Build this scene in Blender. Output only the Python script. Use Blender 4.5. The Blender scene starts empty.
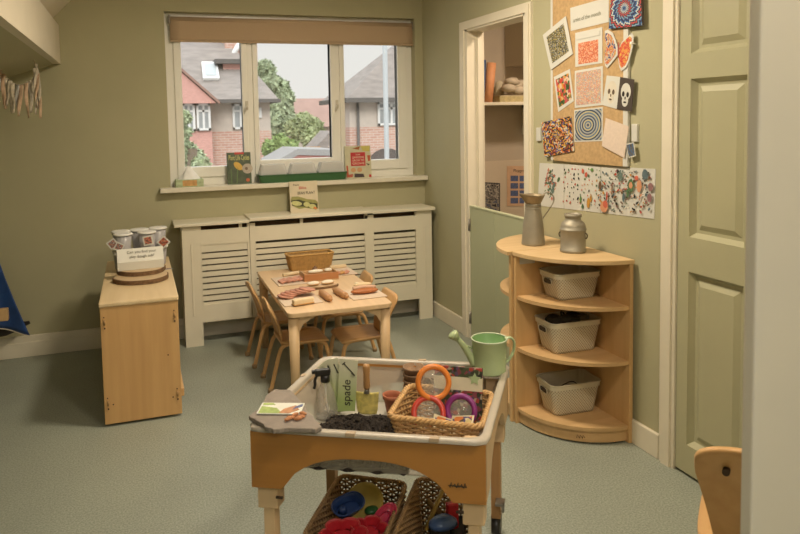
import bpy, bmesh, math, random
from mathutils import Vector, Matrix, Euler
random.seed(7)
C = bpy.context.scene.collection
PI = math.pi
sin, cos = math.sin, math.cos

# ------------------------------------------------------------------ camera
YAW, PITCH, ROLL = math.radians(18.948), math.radians(4.0275), math.radians(1.1401)
FPX, CX, CY = 692.08, 374.57, 167.75
CAMZ = 1.42
F_ = Vector((sin(YAW)*cos(PITCH), cos(YAW)*cos(PITCH), -sin(PITCH)))
R_ = Vector((cos(YAW), -sin(YAW), 0)); D_ = F_.cross(R_)
RR = R_*cos(ROLL) + D_*sin(ROLL); DD = -R_*sin(ROLL) + D_*cos(ROLL)
cam_d = bpy.data.cameras.new('camera'); cam = bpy.data.objects.new('camera', cam_d); C.objects.link(cam)
cam.matrix_world = Matrix(((RR.x, -DD.x, -F_.x, 0), (RR.y, -DD.y, -F_.y, 0), (RR.z, -DD.z, -F_.z, CAMZ), (0, 0, 0, 1)))
cam_d.sensor_width = 36; cam_d.sensor_fit = 'HORIZONTAL'; cam_d.lens = FPX*36/800
cam_d.shift_x = (400-CX)/800; cam_d.shift_y = (CY-267)/800
cam_d.clip_start = .05; cam_d.clip_end = 400
cam_d.dof.use_dof = True; cam_d.dof.focus_distance = 3.1; cam_d.dof.aperture_fstop = 6.3
bpy.context.scene.camera = cam

# ------------------------------------------------------------------ world, sun, lamps, exposure
SC = bpy.context.scene
SC.view_settings.view_transform = 'Standard'; SC.view_settings.look = 'None'
SC.view_settings.gamma = 1; SC.view_settings.use_curve_mapping = False
SC.view_settings.exposure = 0.08
W = bpy.data.worlds.new('overcast_sky'); SC.world = W; W.use_nodes = True
wn = W.node_tree.nodes; wl = W.node_tree.links
bg = wn['Background']; bg.inputs['Strength'].default_value = 0.98
tc = wn.new('ShaderNodeTexCoord'); sx = wn.new('ShaderNodeSeparateXYZ'); rp = wn.new('ShaderNodeValToRGB')
wl.new(tc.outputs['Generated'], sx.inputs[0]); wl.new(sx.outputs['Z'], rp.inputs[0]); wl.new(rp.outputs[0], bg.inputs['Color'])
# overcast sky: about three times brighter overhead than at the horizon
for p_, c__ in ((.20, (.84, .84, .80, 1)), (.50, (1.7, 1.8, 1.85, 1))):
    e_ = rp.color_ramp.elements.new(p_); e_.color = c__
rp.color_ramp.elements[0].color = (.84, .825, .78, 1); rp.color_ramp.elements[3].color = (2.3, 2.45, 2.55, 1)
def light(name, kind, loc, energy, col, size=.3, target=None, **k):
    d = bpy.data.lights.new(name, kind); d.energy = energy; d.color = col
    o = bpy.data.objects.new(name, d); C.objects.link(o); o.location = loc
    if kind == 'AREA': d.shape = 'DISK'; d.size = size
    elif kind == 'SUN': d.angle = size
    if target is not None:
        o.rotation_euler = (Vector(target)-Vector(loc)).to_track_quat('-Z', 'Y').to_euler()
    return o
light('hazy_sun', 'SUN', (0, -5, 8), 1.5, (1, .95, .88), math.radians(25), (1.5, 3.5, 2))
WARM = (1, .86, .67)
light('ceiling_lamp_centre', 'AREA', (.95, 2.8, 2.43), 38, WARM, .34)
light('ceiling_lamp_rear', 'AREA', (1.0, .8, 2.43), 42, WARM, .40)
light('front_fill_light', 'AREA', (.2, -.7, 2.43), 26, (.98, .96, .92), .6)  # unseen fill light added behind the camera, brightens the near frame
light('store_fill_light', 'AREA', (2.65, 3.4, 2.42), 20, (1, .80, .62), .2)  # unseen fill light added to brighten the store interior

# ------------------------------------------------------------------ pixel -> point on a plane (measuring aid)
def ray(px, py): return (RR*((px-CX)/FPX) + DD*((py-CY)/FPX) + F_)
def on(ax, val, px, py):
    d = ray(px, py); c = Vector((0, 0, CAMZ)); i = 'xyz'.index(ax)
    return c + d*((val-c[i])/d[i])

# ------------------------------------------------------------------ materials
MT = {}
def lin(c): return tuple(((v/255)/12.92 if v/255 <= .04045 else ((v/255+.055)/1.055)**2.4) for v in c)
def base(name):
    m = bpy.data.materials.new(name); m.use_nodes = True
    return m, m.node_tree.nodes, m.node_tree.links, m.node_tree.nodes['Principled BSDF']
def mat(name, col=None, rough=.6, noise=.06, scale=30, bump=0, metal=0, alpha=None, trans=0, spec=.5, stretch=None, bscale=None):
    if name in MT: return MT[name]
    m, n, l, b = base(name)
    b.inputs['Roughness'].default_value = rough; b.inputs['Metallic'].default_value = metal
    b.inputs['Specular IOR Level'].default_value = spec
    if trans: b.inputs['Transmission Weight'].default_value = trans
    t = n.new('ShaderNodeTexCoord'); mp = n.new('ShaderNodeMapping'); l.new(t.outputs['Object'], mp.inputs[0])
    if stretch: mp.inputs['Scale'].default_value = stretch
    nz = n.new('ShaderNodeTexNoise'); nz.inputs['Scale'].default_value = scale; nz.inputs['Detail'].default_value = 4
    l.new(mp.outputs[0], nz.inputs['Vector'])
    r = n.new('ShaderNodeValToRGB'); l.new(nz.outputs[0], r.inputs[0]); l.new(r.outputs[0], b.inputs['Base Color'])
    r.color_ramp.elements[0].position = .3; r.color_ramp.elements[1].position = .7
    r.color_ramp.elements[0].color = tuple(max(0, c*(1-noise)) for c in col)+(1,)
    r.color_ramp.elements[1].color = tuple(min(1, c*(1+noise)) for c in col)+(1,)
    if bump:
        bp = n.new('ShaderNodeBump'); bp.inputs['Strength'].default_value = bump; bp.inputs['Distance'].default_value = .004
        n2 = n.new('ShaderNodeTexNoise'); n2.inputs['Scale'].default_value = bscale or scale*2; n2.inputs['Detail'].default_value = 5
        l.new(mp.outputs[0], n2.inputs['Vector']); l.new(n2.outputs[0], bp.inputs['Height']); l.new(bp.outputs[0], b.inputs['Normal'])
    if alpha is not None:
        b.inputs['Alpha'].default_value = alpha
    MT[name] = m; return m
def wood(name, c1, c2, axis=0, rough=.42, scale=5):
    if name in MT: return MT[name]
    m, n, l, b = base(name); b.inputs['Roughness'].default_value = rough
    t = n.new('ShaderNodeTexCoord'); mp = n.new('ShaderNodeMapping'); l.new(t.outputs['Object'], mp.inputs[0])
    s = [14, 14, 14]; s[axis] = .9; mp.inputs['Scale'].default_value = s
    nz = n.new('ShaderNodeTexNoise'); nz.inputs['Scale'].default_value = scale/3; nz.inputs['Detail'].default_value = 6; nz.inputs['Distortion'].default_value = .6
    l.new(mp.outputs[0], nz.inputs['Vector'])
    r = n.new('ShaderNodeValToRGB'); l.new(nz.outputs[0], r.inputs[0]); l.new(r.outputs[0], b.inputs['Base Color'])
    r.color_ramp.elements[0].position = .28; r.color_ramp.elements[1].position = .72
    r.color_ramp.elements[0].color = c2+(1,); r.color_ramp.elements[1].color = c1+(1,)
    bp = n.new('ShaderNodeBump'); bp.inputs['Strength'].default_value = .08; bp.inputs['Distance'].default_value = .001
    l.new(nz.outputs[0], bp.inputs['Height']); l.new(bp.outputs[0], b.inputs['Normal'])
    MT[name] = m; return m
def clear(name, col, tr=.6, rough=.15, gloss=.5):
    """thin clear plastic or glass: partly see-through, partly solid"""
    if name in MT: return MT[name]
    m, n, l, b = base(name); b.inputs['Base Color'].default_value = col+(1,); b.inputs['Roughness'].default_value = rough
    b.inputs['Specular IOR Level'].default_value = gloss
    t = n.new('ShaderNodeBsdfTransparent'); x = n.new('ShaderNodeMixShader'); x.inputs[0].default_value = tr
    l.new(b.outputs[0], x.inputs[1]); l.new(t.outputs[0], x.inputs[2]); l.new(x.outputs[0], n['Material Output'].inputs[0])
    MT[name] = m; return m
def vary(name, cols, scale=60, rough=.6, coord='UV', kind='cells', bump=0):
    """procedural multi-colour pattern: voronoi cells or noise mapped through constant colour stops"""
    if name in MT: return MT[name]
    m, n, l, b = base(name); b.inputs['Roughness'].default_value = rough
    t = n.new('ShaderNodeTexCoord')
    if kind == 'cells':
        v = n.new('ShaderNodeTexVoronoi'); v.inputs['Scale'].default_value = scale; l.new(t.outputs[coord], v.inputs['Vector'])
        s = n.new('ShaderNodeSeparateColor'); l.new(v.outputs['Color'], s.inputs[0]); src = s.outputs[0]
    else:
        v = n.new('ShaderNodeTexNoise'); v.inputs['Scale'].default_value = scale; v.inputs['Detail'].default_value = 3; l.new(t.outputs[coord], v.inputs['Vector'])
        mr = n.new('ShaderNodeMapRange'); mr.inputs[1].default_value = .3; mr.inputs[2].default_value = .7; l.new(v.outputs[0], mr.inputs[0]); src = mr.outputs[0]
    r = n.new('ShaderNodeValToRGB'); r.color_ramp.interpolation = 'CONSTANT' if kind == 'cells' else 'LINEAR'; l.new(src, r.inputs[0])
    e = r.color_ramp.elements
    while len(e) < len(cols): e.new(.5)
    for i, c in enumerate(cols): e[i].position = i/len(cols); e[i].color = tuple(c)+(1,)
    l.new(r.outputs[0], b.inputs['Base Color'])
    MT[name] = m; return m
def mandala(name, cols, rings=6, spokes=12, wob=.06, cells=0, square=0):
    """radial ornament in UV space: ring colours broken by spokes"""
    m, n, l, b = base(name); b.inputs['Roughness'].default_value = .6
    t = n.new('ShaderNodeTexCoord'); s = n.new('ShaderNodeSeparateXYZ'); l.new(t.outputs['UV'], s.inputs[0])
    def M(op, a, c=None):
        k = n.new('ShaderNodeMath'); k.operation = op
        for i, v in enumerate((a, c)):
            if v is None: continue
            if isinstance(v, (int, float)): k.inputs[i].default_value = v
            else: l.new(v, k.inputs[i])
        return k.outputs[0]
    x = M('SUBTRACT', s.outputs[0], .5); y = M('SUBTRACT', s.outputs[1], .5)
    r = M('SQRT', M('ADD', M('MULTIPLY', x, x), M('MULTIPLY', y, y)))
    a = M('ARCTAN2', y, x)
    w = M('MULTIPLY', M('SINE', M('MULTIPLY', a, spokes)), wob)
    w2 = M('MULTIPLY', M('SINE', M('MULTIPLY', a, spokes*2)), wob*.6)
    rr = M('ADD', M('MULTIPLY', r, rings), M('MULTIPLY', M('ADD', w, w2), rings))
    if cells:
        v = n.new('ShaderNodeTexVoronoi'); v.inputs['Scale'].default_value = cells; l.new(t.outputs['UV'], v.inputs['Vector'])
        sc = n.new('ShaderNodeSeparateColor'); l.new(v.outputs['Color'], sc.inputs[0])
        rr = M('ADD', rr, M('MULTIPLY', sc.outputs[0], .9))
    fr = M('FRACT', rr)
    rp_ = n.new('ShaderNodeValToRGB'); rp_.color_ramp.interpolation = 'CONSTANT'; l.new(fr, rp_.inputs[0])
    e = rp_.color_ramp.elements
    while len(e) < len(cols): e.new(.5)
    for i, c in enumerate(cols): e[i].position = i/len(cols); e[i].color = tuple(c)+(1,)
    l.new(rp_.outputs[0], b.inputs['Base Color']); return m
def brick(name, c1, c2, mortar, w=.24, h=.08):
    if name in MT: return MT[name]
    m, n, l, b = base(name); b.inputs['Roughness'].default_value = .9
    t = n.new('ShaderNodeTexCoord'); mp = n.new('ShaderNodeMapping'); l.new(t.outputs['Object'], mp.inputs[0])
    mp.inputs['Rotation'].default_value = (PI/2, 0, 0)
    k = n.new('ShaderNodeTexBrick'); l.new(mp.outputs[0], k.inputs['Vector'])
    k.inputs['Color1'].default_value = c1+(1,); k.inputs['Color2'].default_value = c2+(1,); k.inputs['Mortar'].default_value = mortar+(1,)
    k.inputs['Scale'].default_value = 1; k.inputs['Brick Width'].default_value = w; k.inputs['Row Height'].default_value = h; k.inputs['Mortar Size'].default_value = .012
    l.new(k.outputs[0], b.inputs['Base Color']); MT[name] = m; return m

OLIVE = mat('olive_wall_paint', (.412, .386, .238), .75, .03, 3, .10, bscale=90)
CREAM = mat('cream_gloss_paint', (.72, .66, .52), .45, .03, 8)
CREAM2 = mat('cream_cover_paint', (.72, .67, .52), .5, .03, 6)
UPVC = mat('window_plastic', (.84, .82, .74), .35, .02, 6)
SAGE = mat('sage_door_paint', (.42, .40, .25), .42, .03, 5)
PALEG = mat('pale_green_gate_paint', (.42, .44, .28), .5, .03, 5)
CEIL = mat('ceiling_paint', (.66, .60, .47), .8, .03, 5, .1, bscale=60)
STOREW = mat('store_wall_paint', (.50, .42, .32), .8, .03, 5)
STOREL = mat('store_lower_wall_paint', (.60, .50, .37), .8, .03, 5)
BIRCH = wood('birch_ply', (.66, .43, .20), (.56, .345, .15), 2)
BIRCHX = wood('birch_ply_flat', (.64, .42, .205), (.54, .34, .155), 0)
MAPLE = wood('maple_board', (.64, .39, .165), (.54, .315, .125), 2)
TABLEW = wood('pale_table_wood', (.68, .49, .29), (.60, .42, .24), 1)
PALELEG = wood('pale_leg_wood', (.66, .47, .27), (.58, .40, .22), 2)
CHAIRW = wood('bent_chair_wood', (.64, .39, .17), (.54, .31, .125), 0)
APRON = wood('honey_apron_wood', (.385, .172, .034), (.34, .15, .028), 0)
EDGE = wood('ply_edge', (.46, .28, .12), (.38, .22, .09), 0)
WHITE = mat('white_plastic', (.78, .76, .70), .4, .02)
CARDW = mat('white_card', (.72, .71, .64), .75, .02, 10)
PAPER = mat('white_paper', (.59, .58, .52), .75, .02, 10)
BLACK = mat('black_plastic', (.015, .014, .012), .4, .1)
INK = mat('dark_ink', (.03, .028, .02), .7, .05)
STEEL = mat('hinge_steel', (.35, .33, .29), .4, .08, 40, 0, .8)

# ------------------------------------------------------------------ mesh builder
class MB:
    def __init__(s): s.b = bmesh.new(); s.mi = 0
    def _add(s, tmp, mtx=None, mi=None):
        if mtx is not None: bmesh.ops.transform(tmp, matrix=mtx, verts=tmp.verts)
        vm = {v: s.b.verts.new(v.co) for v in tmp.verts}
        for f in tmp.faces:
            try:
                g = s.b.faces.new([vm[v] for v in f.verts]); g.material_index = s.mi if mi is None else mi; g.smooth = f.smooth
            except ValueError: pass
        tmp.free(); return s
    def box(s, x0, y0, z0, x1, y1, z1, bev=0, mtx=None, seg=2):
        t = bmesh.new(); bmesh.ops.create_cube(t, size=1)
        bmesh.ops.transform(t, matrix=Matrix.Translation(((x0+x1)/2, (y0+y1)/2, (z0+z1)/2)) @ Matrix.Diagonal((abs(x1-x0), abs(y1-y0), abs(z1-z0), 1)), verts=t.verts)
        if bev: bmesh.ops.bevel(t, geom=t.edges[:], offset=bev, segments=seg, affect='EDGES', profile=.6)
        return s._add(t, mtx)
    def lathe(s, prof, n=28, mtx=None, smooth=True, cap=True):
        t = bmesh.new(); rings = []
        for r, z in prof: rings.append([t.verts.new((r*cos(2*PI*i/n), r*sin(2*PI*i/n), z)) for i in range(n)])
        for a, b in zip(rings, rings[1:]):
            for i in range(n):
                f = t.faces.new((a[i], a[(i+1) % n], b[(i+1) % n], b[i])); f.smooth = smooth
        if cap:
            if prof[0][0] > 1e-5: t.faces.new(rings[0][::-1])
            if prof[-1][0] > 1e-5: t.faces.new(rings[-1])
        bmesh.ops.remove_doubles(t, verts=t.verts, dist=1e-6)
        return s._add(t, mtx)
    def tube(s, pts, r, n=8, closed=False, flat=1.0, cap=True, mtx=None):
        pts = [Vector(p) for p in pts]; N = len(pts); t = bmesh.new(); rings = []
        up = None
        for i, p in enumerate(pts):
            a = pts[(i-1) % N] if (closed or i > 0) else p; b = pts[(i+1) % N] if (closed or i < N-1) else p
            d = (b-a).normalized()
            if up is None: up = Vector((0, 0, 1)) if abs(d.z) < .9 else Vector((0, 1, 0))
            sd = d.cross(up)
            if sd.length < 1e-4: sd = d.cross(Vector((1, 0, 0)))
            sd.normalize(); u = sd.cross(d).normalized(); 
            if not closed: up = u
            rr = r[i] if isinstance(r, (list, tuple)) else r
            rings.append([t.verts.new(p + sd*rr*cos(2*PI*k/n) + u*rr*flat*sin(2*PI*k/n)) for k in range(n)])
        for i in range(N if closed else N-1):
            a, b = rings[i], rings[(i+1) % N]
            for k in range(n):
                f = t.faces.new((a[k], a[(k+1) % n], b[(k+1) % n], b[k])); f.smooth = True
        if cap and not closed: t.faces.new(rings[0][::-1]); t.faces.new(rings[-1])
        return s._add(t, mtx)
    def prism(s, poly, t0, t1, axes='xyz', mtx=None, bev=0):
        """poly in the first two of axes, extruded t0..t1 on the third"""
        t = bmesh.new(); ix = ['xyz'.index(c) for c in axes]
        def P(a, b, c):
            v = [0, 0, 0]; v[ix[0]] = a; v[ix[1]] = b; v[ix[2]] = c; return t.verts.new(v)
        A = [P(a, b, t0) for a, b in poly]; B = [P(a, b, t1) for a, b in poly]; n = len(poly)
        t.faces.new(A); t.faces.new(B[::-1])
        for i in range(n): t.faces.new((A[i], B[i], B[(i+1) % n], A[(i+1) % n]))
        bmesh.ops.recalc_face_normals(t, faces=t.faces)
        if bev:
            es = [e for e in t.edges if not (e.verts[0] in A and e.verts[1] in B or e.verts[0] in B and e.verts[1] in A)]
            bmesh.ops.bevel(t, geom=es, offset=bev, segments=2, affect='EDGES', profile=.6)
        return s._add(t, mtx)
    def ball(s, c, r, sub=2, sc=(1, 1, 1), mtx=None, jit=0):
        t = bmesh.new(); bmesh.ops.create_icosphere(t, subdivisions=sub, radius=r)
        for v in t.verts:
            k = 1+random.uniform(-jit, jit); v.co = Vector((v.co.x*sc[0]*k, v.co.y*sc[1]*k, v.co.z*sc[2]*k))
        for f in t.faces: f.smooth = True
        m = Matrix.Translation(c)
        return s._add(t, m if mtx is None else m @ mtx)
    def face(s, pts, smooth=False):
        f = s.b.faces.new([s.b.verts.new(p) for p in pts]); f.material_index = s.mi; f.smooth = smooth; return f
    def grid(s, fn, nu, nv, thick=0, smooth=True, closeu=False):
        """surface from fn(u,v), u,v in 0..1; optional thickness along normals"""
        t = bmesh.new(); G = [[t.verts.new(fn(i/(nu), j/(nv))) for j in range(nv+1)] for i in range(nu+(0 if closeu else 1))]
        L = len(G)
        for i in range(nu):
            for j in range(nv):
                f = t.faces.new((G[i][j], G[(i+1) % L][j], G[(i+1) % L][j+1], G[i][j+1])); f.smooth = smooth
        if thick:
            t.normal_update(); bmesh.ops.solidify(t, geom=t.faces[:], thickness=thick)
        return s._add(t)
    def done(s, name, m, parent=None, smooth_angle=None, recenter=True):
        bmesh.ops.recalc_face_normals(s.b, faces=s.b.faces)
        me = bpy.data.meshes.new(name); s.b.to_mesh(me); s.b.free()
        for k in (m if isinstance(m, (list, tuple)) else [m]): me.materials.append(k)
        o = bpy.data.objects.new(name, me); C.objects.link(o)
        if parent is not None: o.parent = parent
        elif recenter and len(me.vertices):
            xs = [v.co for v in me.vertices]
            c = Vector(((min(v.x for v in xs)+max(v.x for v in xs))/2, (min(v.y for v in xs)+max(v.y for v in xs))/2, min(v.z for v in xs)))
            me.transform(Matrix.Translation(-c)); o.location = c
        return o
def tag(o, label=None, cat=None, group=None, kind=None):
    if label: o['label'] = label
    if cat: o['category'] = cat
    if group: o['group'] = group
    if kind: o['kind'] = kind
    return o
def root(name, label, cat, loc=(0, 0, 0), rz=0, group=None):
    o = bpy.data.objects.new(name, None); C.objects.link(o); o.location = loc; o.rotation_euler = (0, 0, rz)
    o.empty_display_size = .05
    return tag(o, label, cat, group)
def struct(name, mb, m): return tag(mb.done(name, m), kind='structure')
def copy_tree(o, parent=None, label=None):
    c = o.copy(); C.objects.link(c)
    if parent is not None: c.parent = parent
    if label: c['label'] = label
    for ch in list(o.children): copy_tree(ch, c)
    return c
def rrect(w, d, r, n=5, cx=0, cy=0):
    P = []
    for sx_, sy_, a0 in ((1, 1, 0), (-1, 1, PI/2), (-1, -1, PI), (1, -1, 1.5*PI)):
        for i in range(n+1):
            a = a0+PI/2*i/n; P.append((cx+sx_*(w/2-r)+r*cos(a), cy+sy_*(d/2-r)+r*sin(a)))
    return P
def text_mesh(s, m, parent, org, right, up, height=None, width=None, name='lettering', ext=.0004, align='LEFT', bold=0):
    cu = bpy.data.curves.new('t', 'FONT'); cu.body = s; cu.size = 1; cu.extrude = 0; cu.align_x = align; cu.offset = bold
    ob = bpy.data.objects.new('t', cu); C.objects.link(ob)
    me = bpy.data.meshes.new_from_object(ob); bpy.data.objects.remove(ob); bpy.data.curves.remove(cu)
    xs = [v.co.x for v in me.vertices]; w = max(xs)-min(xs)
    k = (width/w) if width else height
    right = Vector(right).normalized(); up = Vector(up).normalized(); nrm = right.cross(up)
    ky = height if height else k
    mt = Matrix(((right.x*k, up.x*ky, nrm.x, org[0]), (right.y*k, up.y*ky, nrm.y, org[1]), (right.z*k, up.z*ky, nrm.z, org[2]), (0, 0, 0, 1)))
    me.transform(mt); me.name = name; me.materials.clear(); me.materials.append(m)
    o = bpy.data.objects.new(name, me); C.objects.link(o); o.parent = parent
    return o
def smooth(pts, k=4):
    """catmull-rom through the points"""
    P = [Vector(p) for p in pts]; out = []
    for i in range(len(P)-1):
        p0 = P[max(i-1, 0)]; p1 = P[i]; p2 = P[i+1]; p3 = P[min(i+2, len(P)-1)]
        for j in range(k):
            t = j/k; out.append(.5*((2*p1)+(p2-p0)*t+(2*p0-5*p1+4*p2-p3)*t*t+(3*p1-p0-3*p2+p3)*t**3))
    out.append(P[-1]); return out

# ================================================================== SETTING
X0, X1, Y0, Y1, ZC = -2.6, 3.3, -1.6, 4.67, 2.45
WX = 1.99                                   # room face of the right wall
def floor_mat():
    m, n, l, b = base('speckled_vinyl'); b.inputs['Roughness'].default_value = .5
    t = n.new('ShaderNodeTexCoord')
    v = n.new('ShaderNodeTexNoise'); v.inputs['Scale'].default_value = 150; v.inputs['Detail'].default_value = 3; l.new(t.outputs['Object'], v.inputs['Vector'])
    w = n.new('ShaderNodeTexNoise'); w.inputs['Scale'].default_value = 2.2; w.inputs['Detail'].default_value = 4; l.new(t.outputs['Object'], w.inputs['Vector'])
    r = n.new('ShaderNodeValToRGB'); l.new(v.outputs[0], r.inputs[0])
    e = r.color_ramp.elements; e[0].position = .33; e[0].color = (.25, .275, .215, 1); e[1].position = .64; e[1].color = (.41, .437, .36, 1)
    x = n.new('ShaderNodeMixRGB'); x.blend_type = 'MULTIPLY'; x.inputs[0].default_value = .35; l.new(r.outputs[0], x.inputs[1]); l.new(w.outputs[0], x.inputs[2]); l.new(x.outputs[0], b.inputs['Base Color'])
    return m
struct('floor', MB().box(X0, Y0, -.08, X1, 4.97, 0), floor_mat())
struct('ceiling', MB().box(X0-.1, Y0-.1, ZC, X1+.1, 5.0, ZC+.12), CEIL)
# sloped ceiling on the left, meeting the outer wall
struct('ceiling_slope', MB().prism([(-.07, ZC+.02), (-.46, 2.06), (-.46, 2.45)], Y0, Y1, 'xzy'), CEIL)
struct('ceiling_slope_lower', MB().prism([(-.44, 1.80), (X0, 1.10), (X0, 1.25), (-.44, 1.95)], Y0, Y1, 'xzy'), OLIVE)
struct('trim_beam', MB().prism([(-.418, 1.795), (-.418, 2.03), (-.45, 2.075), (-.56, 2.12), (-.56, 1.79)], Y0, Y1-.002, 'xzy'), CEIL)
# outer wall with the window hole
wx0, wx1, wz0, wz1 = .20, 1.93, .975, 2.135
struct('wall_back', MB().box(X0, Y1, 0, wx0, 4.97, ZC).box(wx1, Y1, 0, X1, 4.97, ZC).box(wx0, Y1, 0, wx1, 4.97, wz0).box(wx0, Y1, wz1, wx1, 4.97, ZC), OLIVE)
struct('wall_left', MB().box(X0-.1, Y0, 0, X0, 4.97, ZC), OLIVE)
struct('wall_front', MB().box(X0-.1, Y0-.1, 0, X1, Y0, ZC), OLIVE)
d0, d1, dz = 3.255, 3.955, 1.965             # store doorway
e0, e1, ez = 1.37, 2.15, 2.02                # sage door
struct('wall_right', MB().box(WX, Y0, 0, 2.09, e0, ZC).box(WX, e0, ez, 2.09, e1, ZC).box(WX, e1, 0, 2.09, d0, ZC).box(WX, d0, dz, 2.09, d1, ZC).box(WX, d1, 0, 2.09, Y1, ZC), OLIVE)
struct('wall_store', MB().box(X1-.1, Y0, 0, X1, Y1, ZC).box(2.09, 2.3, 0, X1-.1, 2.38, ZC), STOREW)
struct('wall_store_back', MB().box(2.09, Y1-.02, 1.085, X1-.1, Y1-.001, ZC), STOREW)
struct('wall_store_back_lower', MB().box(2.09, Y1-.028, 0, X1-.1, Y1-.001, 1.085), STOREL)
# baseboards
struct('baseboard_back', MB().box(X0, 4.648, 0, WX, Y1, .092, .004).box(X0, 4.655, .09, WX, Y1, .132, .004), CREAM)
struct('baseboard_right', MB().box(1.972, 4.03, 0, WX, 4.648, .102, .004).box(1.972, 2.235, 0, WX, 3.19, .102, .004), CREAM)
# door casings: moulded
def casing(mb, ya, yb, z, w=.062, w2=None):
    w2 = w2 or w; zt = z+w*.85
    for (a, b) in ((ya-w, ya), (yb, yb+w2)):
        mb.box(1.974, a, 0, WX, b, z); mb.box(1.966, a+.012, 0, 1.974, b-.018, z)
    mb.box(1.974, ya-w, z, WX, yb+w2, zt); mb.box(1.966, ya-w+.012, z, 1.974, yb+w2-.018, zt-.012)
    return mb
struct('trim_1', casing(MB(), d0, d1, dz, .062, .082), CREAM)
struct('trim_2', MB().box(1.975, d1-.02, 0, 2.095, d1, dz).box(1.975, d0, 0, 2.095, d0+.012, dz).box(1.975, d0, dz-.012, 2.095, d1, dz)
       .box(2.045, d1-.035, 0, 2.075, d1-.02, dz), CREAM)
struct('trim_3', casing(MB(), e0+.005, e1+.005, ez, .075), CREAM)
struct('trim_4', MB().box(1.975, e1, 0, 2.09, e1+.006, ez).box(1.975, e0-.006, 0, 2.09, e0, ez), CREAM)
# sage panelled door
dr = tag(root('door_1', None, None, (1.983, (e0+e1)/2, .012)), kind='structure')
hw = .3875
def door_slab():
    m = MB(); zs = [(.115, .80), (.935, 1.535), (1.63, 1.88)]; cols = [(.055, .305), (-.305, -.055)]
    ys = [-hw, -.33, -.075, .075, .33, hw]
    for a, b in ((-hw, -.33), (-.055-.02, .055+.02), (.33, hw)): m.box(0, a, 0, .038, b, 1.995)
    for a, b in ((0, .115), (.80, .935), (1.535, 1.63), (1.88, 1.995)):
        for p, q in ((-.33, -.075), (.075, .33)): m.box(0, p, a, .038, q, b)
    for za, zb in zs:
        for p, q in ((-.33, -.075), (.075, .33)):
            m.box(.022, p, za, .030, q, zb)
            # moulding sloping in, then the raised field
            for k, (ins, xx) in enumerate(((0.0, .002), (.014, .012))): pass
            P = [(p, za), (q, za), (q, zb), (p, zb)]; I = [(p+.016, za+.016), (q-.016, za+.016), (q-.016, zb-.016), (p+.016, zb-.016)]
            for i in range(4):
                j = (i+1) % 4
                m.face([(.003, *P[i]), (.003, *P[j]), (.022, *I[j]), (.022, *I[i])])
            A = [(p+.028, za+.028), (q-.028, za+.028), (q-.028, zb-.028), (p+.028, zb-.028)]
            B = [(p+.050, za+.050), (q-.050, za+.050), (q-.050, zb-.050), (p+.050, zb-.050)]
            for i in range(4):
                j = (i+1) % 4; m.face([(.022, *A[i]), (.022, *A[j]), (.010, *B[j]), (.010, *B[i])])
            m.face([(.010, *b) for b in B])
    return m
door_slab().done('door_panel', SAGE, dr)
MB().lathe([(.0, 0), (.012, 0), (.012, .02), (.024, .03), (.028, .045), (.02, .058), (0, .06)], 20, Matrix.Translation((0, -.33, .98)) @ Matrix.Rotation(-PI/2, 4, 'Y')).done('door_handle', STEEL, dr)
# half-height gate across the store doorway
g = tag(root('door_2', None, None, (1.984, 3.61, 0)), kind='structure')
MB().box(0, -.345, .02, .022, .003, .85, .002).box(0, .005, .02, .022, .322, .85, .002).box(.022, -.345, .06, .036, .322, .14).box(.022, -.345, .72, .036, .322, .80).done('gate_boards', PALEG, g)
MB().box(-.003, -.345, .85, .03, .322, .862, .003).done('gate_capping', PALEG, g)
for z in (.10, .70): MB().box(-.004, .312, z, .002, .345, z+.075).tube([(-.006, .327, z), (-.006, .327, z+.075)], .005).done('hinge', STEEL, g)
# foreground door frame the picture is taken through
struct('trim_5', MB().box(.878, .790, 0, 1.6, .812, ZC, .004), mat('foreground_frame_paint', (.70, .64, .53), .6, .02, 4))

# ------------------------------------------------------------------ window
w = tag(root('window_1', None, None, (0, 0, 0)), kind='structure')
fy0, fy1 = 4.745, 4.80
xs = [(.300, .690), (.800, 1.310), (1.412, 1.815)]; zp = [(1.125, 1.99), (1.155, 1.99), (1.125, 1.99)]
m = MB()
m.box(.196, fy0, .99, .254, fy1, wz1+.01).box(1.883, fy0, .99, 1.934, fy1, wz1+.01).box(.196, fy0+.001, 2.09, 1.934, fy1, wz1+.01).box(.196, fy0+.001, .99, 1.934, fy1, 1.058)
m.box(.727, fy0, 1.05, .765, fy1, 2.10, .004).box(1.345, fy0, 1.05, 1.378, fy1, 2.10, .004)
m.done('window_frame', UPVC, w)
for (a, b), (za, zb), (oa, ob) in zip(xs, zp, ((.252, .727), (.765, 1.345), (1.378, 1.885))):
    s_ = MB(); y0 = fy0-.012
    s_.box(oa, y0, 1.055, a, fy1, 2.095, .005).box(b, y0, 1.055, ob, fy1, 2.095, .005).box(a-.004, y0, 1.055, b+.004, fy1, za, .005).box(a-.004, y0, zb, b+.004, fy1, 2.095, .005)
    sash = s_.done('sash', UPVC, w)
    MB().box(a-.006, fy0+.0, za-.006, a, fy1-.005, zb).box(b, fy0, za-.006, b+.006, fy1-.005, zb).done('seal', mat('grey_seal', (.17, .17, .16), .7), sash)
    MB().box(a-.002, fy0+.03, za-.002, b+.002, fy0+.034, zb+.002).done('pane', clear('window_glass', (.6, .62, .6), .955, .02, .3), w)
for hx in (.718, 1.352):
    MB().box(hx-.010, fy0-.022, 1.50, hx+.010, fy0-.012, 1.56, .003).box(hx-.007, fy0-.04, 1.51, hx+.007, fy0-.022, 1.53, .003).tube([(hx, fy0-.036, 1.52), (hx-.012, fy0-.042, 1.52), (hx-.016, fy0-.042, 1.485)], .006).done('window_handle', mat('handle_cream', (.62, .57, .46), .3), w)
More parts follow.
